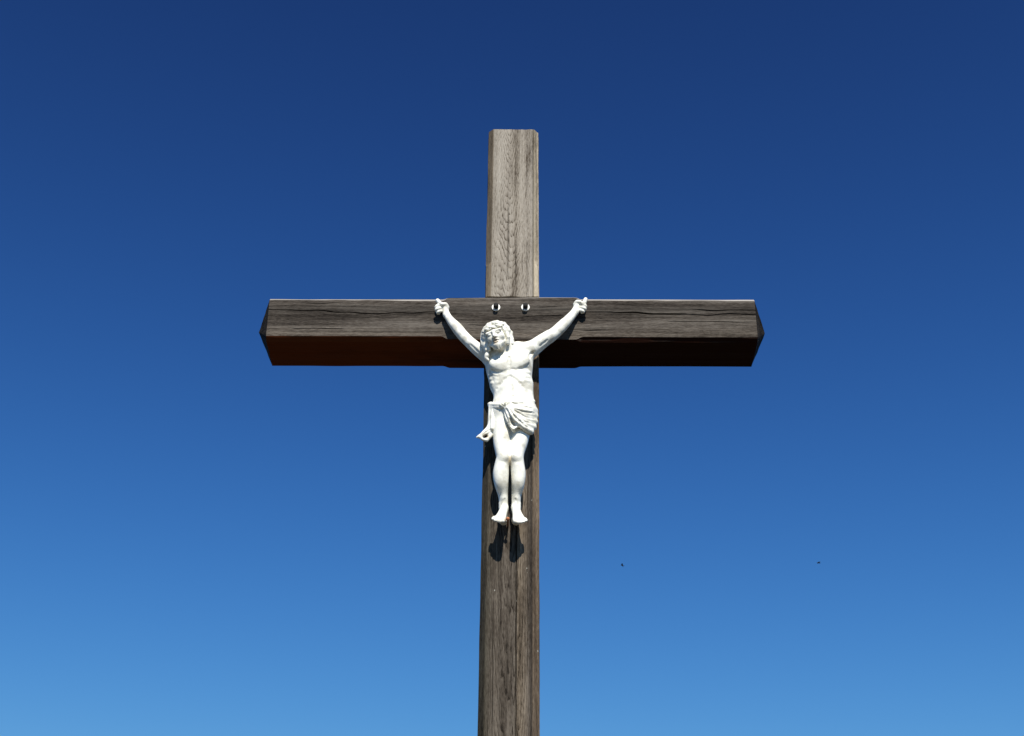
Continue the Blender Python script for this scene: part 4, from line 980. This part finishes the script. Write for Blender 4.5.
def surface_nets(F, origin, h):
    inside = F < 0
    nx, ny, nz = F.shape
    c = inside
    cnt = np.zeros((nx - 1, ny - 1, nz - 1), np.int8)
    for dx in (0, 1):
        for dy in (0, 1):
            for dz in (0, 1):
                cnt += c[dx:nx - 1 + dx, dy:ny - 1 + dy, dz:nz - 1 + dz]
    act = np.argwhere((cnt > 0) & (cnt < 8))
    vid = np.full(cnt.shape, -1, np.int32)
    vid[act[:, 0], act[:, 1], act[:, 2]] = np.arange(len(act))
    corners = np.array([(a, b, d) for a in (0, 1) for b in (0, 1) for d in (0, 1)])
    vals = np.stack([F[act[:, 0] + a, act[:, 1] + b, act[:, 2] + d] for a, b, d in corners], 1)
    acc = np.zeros((len(act), 3)); n = np.zeros(len(act))
    for i in range(8):
        for j in range(i + 1, 8):
            if np.abs(corners[i] - corners[j]).sum() != 1: continue
            a, b = vals[:, i], vals[:, j]
            m = (a < 0) != (b < 0)
            t = np.where(m, a / np.where(m, a - b, 1), 0)
            acc += np.where(m[:, None], corners[i] + t[:, None] * (corners[j] - corners[i]), 0); n += m
    V = origin + h * (act + acc / n[:, None])
    quads = []
    for ax in range(3):
        o1, o2 = [(1, 2), (2, 0), (0, 1)][ax]
        s0 = [slice(None)] * 3; s1 = [slice(None)] * 3
        s0[ax] = slice(0, -1); s1[ax] = slice(1, None)
        a, b = c[tuple(s0)], c[tuple(s1)]
        e = np.argwhere(a != b)
        e = e[(e[:, o1] > 0) & (e[:, o2] > 0) & (e[:, o1] < F.shape[o1] - 1) & (e[:, o2] < F.shape[o2] - 1)]
        def cell(d1, d2):
            q = e.copy(); q[:, o1] -= d1; q[:, o2] -= d2
            return vid[q[:, 0], q[:, 1], q[:, 2]]
        Q = np.stack([cell(1, 1), cell(0, 1), cell(0, 0), cell(1, 0)], 1)
        flip = ~a[e[:, 0], e[:, 1], e[:, 2]]
        Q[flip] = Q[flip][:, ::-1]
        quads.append(Q)
    return V, np.concatenate(quads)

# head frame: bowed, turned and leaning to the figure's right
HEAD_TURN, HEAD_BOW, HEAD_LEAN = math.radians(14), math.radians(15), math.radians(-13)
fw = Vector((-math.sin(HEAD_TURN) * math.cos(HEAD_BOW), -math.cos(HEAD_TURN) * math.cos(HEAD_BOW), -math.sin(HEAD_BOW)))
fw.normalize()
rt = fw.cross(Vector((0, 0, 1))).normalized()
up = rt.cross(fw).normalized()
rt2 = rt * math.cos(HEAD_LEAN) + up * math.sin(HEAD_LEAN)
up2 = rt2.cross(fw).normalized()
HM = np.array([tuple(rt2), tuple(fw), tuple(up2)]).T          # columns: right, forward, up
def to_statue(prims, scale=1.0):
    o = []
    for p in prims:
        neg = p[0] == '-'
        q = p[1:] if neg else p
        if q[0] in ('g', 'r'): o.append(q); continue
        tr = lambda a: tuple(np.array(HEAD_CENTRE) + HM @ (np.array(a) * scale))
        if q[0] == 'h': n = ('h', tuple(tr(a[:3]) + (a[3] * scale,) for a in q[1]), q[2])
        elif q[0] == 'c': n = ('c', tr(q[1]), tr(q[2]), q[3] * scale, q[4] * scale, q[5])
        else: n = ('e', tr(q[1]), tuple(r * scale for r in q[2]), HM, q[3])
        o.append((('-',) + n) if neg else n)
    return o
mouth = tuple(np.array(HEAD_CENTRE) + HM @ np.array((.002, .046, -.030)))
eye = tuple(np.array(HEAD_CENTRE) + HM @ np.array((-.017, .042, .000)))
STAINS_AND_SHADE = [(mouth, (.013, .016, .016), (.40, .26, .12), .75), (eye, (.010, .012, .010), (.45, .42, .33), .5)] + GRIME_AND_SHADE  # the eye spot paints the shade of its socket
paint = white_paint()

statue = empty('statue', STATUE_AT, 'white statue of a man in a loincloth, arms raised, nailed to the wooden cross', 'statue')
def sculpt(name, prims, h, mat, keep=True):
    pts = []
    for p in prims:
        q = p[1:] if p[0] == '-' else p
        if p[0] in ('-', 'g', 'r'): continue
        if q[0] == 'h':
            for a in q[1]: pts += [np.array(a[:3]) - a[3], np.array(a[:3]) + a[3]]
        elif q[0] == 'c':
            for a, r in ((q[1], q[3]), (q[2], q[4])):
                pts += [np.array(a) - r, np.array(a) + r]
        else:
            R = max(q[2]); pts += [np.array(q[1]) - R, np.array(q[1]) + R]
    pts = np.array(pts)
    lo, hi = pts.min(0) - .012, pts.max(0) + .012
    shp = tuple(np.ceil((hi - lo) / h).astype(int) + 1)
    F = build_field(prims, lo, shp, h)
    V, Q = surface_nets(F, lo, h)
    return mesh_object(name, V, Q, mat, statue, True)

body = sculpt('body', BODY + to_statue(HEAD, .95) + BODY_LINES, .0021, paint)
hair = sculpt('hair', to_statue(HAIR_ON_HEAD, .95) + LONG_LOCKS, .0016, paint)
crown = sculpt('crown', to_statue(CROWN, .95), .0014, paint)
cloth = sculpt('loincloth', CLOTH + CLOTH_LINES, .0018, paint)
v, f = ring_solid([(.0001, -.05), (.0032, -.05), (.0032, .003), (.0062, .003), (.0064, .007), (.0046, .0095), (.0001, .0105)], 20)
mesh_object('nail', np.array(v) + np.array(NAIL_AT), f, simple('rust', (.30, .10, .035), .8, 0, .5, 260), statue, True)

# ------------------------------------------------------------------ two far birds
def bird_mesh():
    v, f = [], []
    prof = [(-.075, .002), (-.055, .012), (-.025, .020), (.015, .022), (.045, .017), (.060, .014), (.072, .010), (.086, .001)]
    n = 10
    for (x, r) in prof:
        for i in range(n):
            a = 2 * math.pi * i / n
            v.append((x, r * math.cos(a), r * .9 * math.sin(a)))
    for k in range(len(prof) - 1):
        for i in range(n):
            j = (i + 1) % n
            f.append([k * n + i, k * n + j, (k + 1) * n + j, (k + 1) * n + i])
    return v, f
def wing_mesh(s):
    pts = [(.040, .012, .006), (.050, .060, .030), (.020, .115, .034), (-.045, .165, .018), (-.030, .110, .030), (-.030, .060, .026), (-.035, .014, .006)]
    v = [(x, y * s, z + .0025) for x, y, z in pts] + [(x, y * s, z - .0025) for x, y, z in pts]
    n = len(pts)
    f = [list(range(n)), list(range(2 * n - 1, n - 1, -1))] + [[i, (i + 1) % n, n + (i + 1) % n, n + i] for i in range(n)]
    return v, f
plum = simple('dark_plumage', (.018, .018, .022), .7, 0, .3, 40)
for i, p in enumerate(BIRDS_AT):
    b = empty('bird', p, ('tiny dark bird in the blue sky, the nearer of two to the post', 'tiny dark bird in the blue sky, farther from the post towards the right edge')[i], 'bird', 'birds far off in the sky')
    mesh_object('body', *bird_mesh(), plum, b, True)
    for s in (1, -1): mesh_object('wing', *wing_mesh(s), plum, b)
    tl = [(-.060, .010, .003), (-.060, -.010, .003), (-.120, -.022, .003), (-.100, 0, .003), (-.120, .022, .003)]
    tv = tl + [(x, y, z - .004) for x, y, z in tl]
    mesh_object('tail', tv, [[0, 1, 2, 3, 4], [9, 8, 7, 6, 5]] + [[k, (k + 1) % 5, 5 + (k + 1) % 5, 5 + k] for k in range(5)], plum, b)
    b.scale = ((.85,) * 3, (1, 1, 1))[i]
    b.rotation_euler = (math.radians((10, -8)[i]), math.radians((-14, -6)[i]), math.radians((168, 205)[i]))
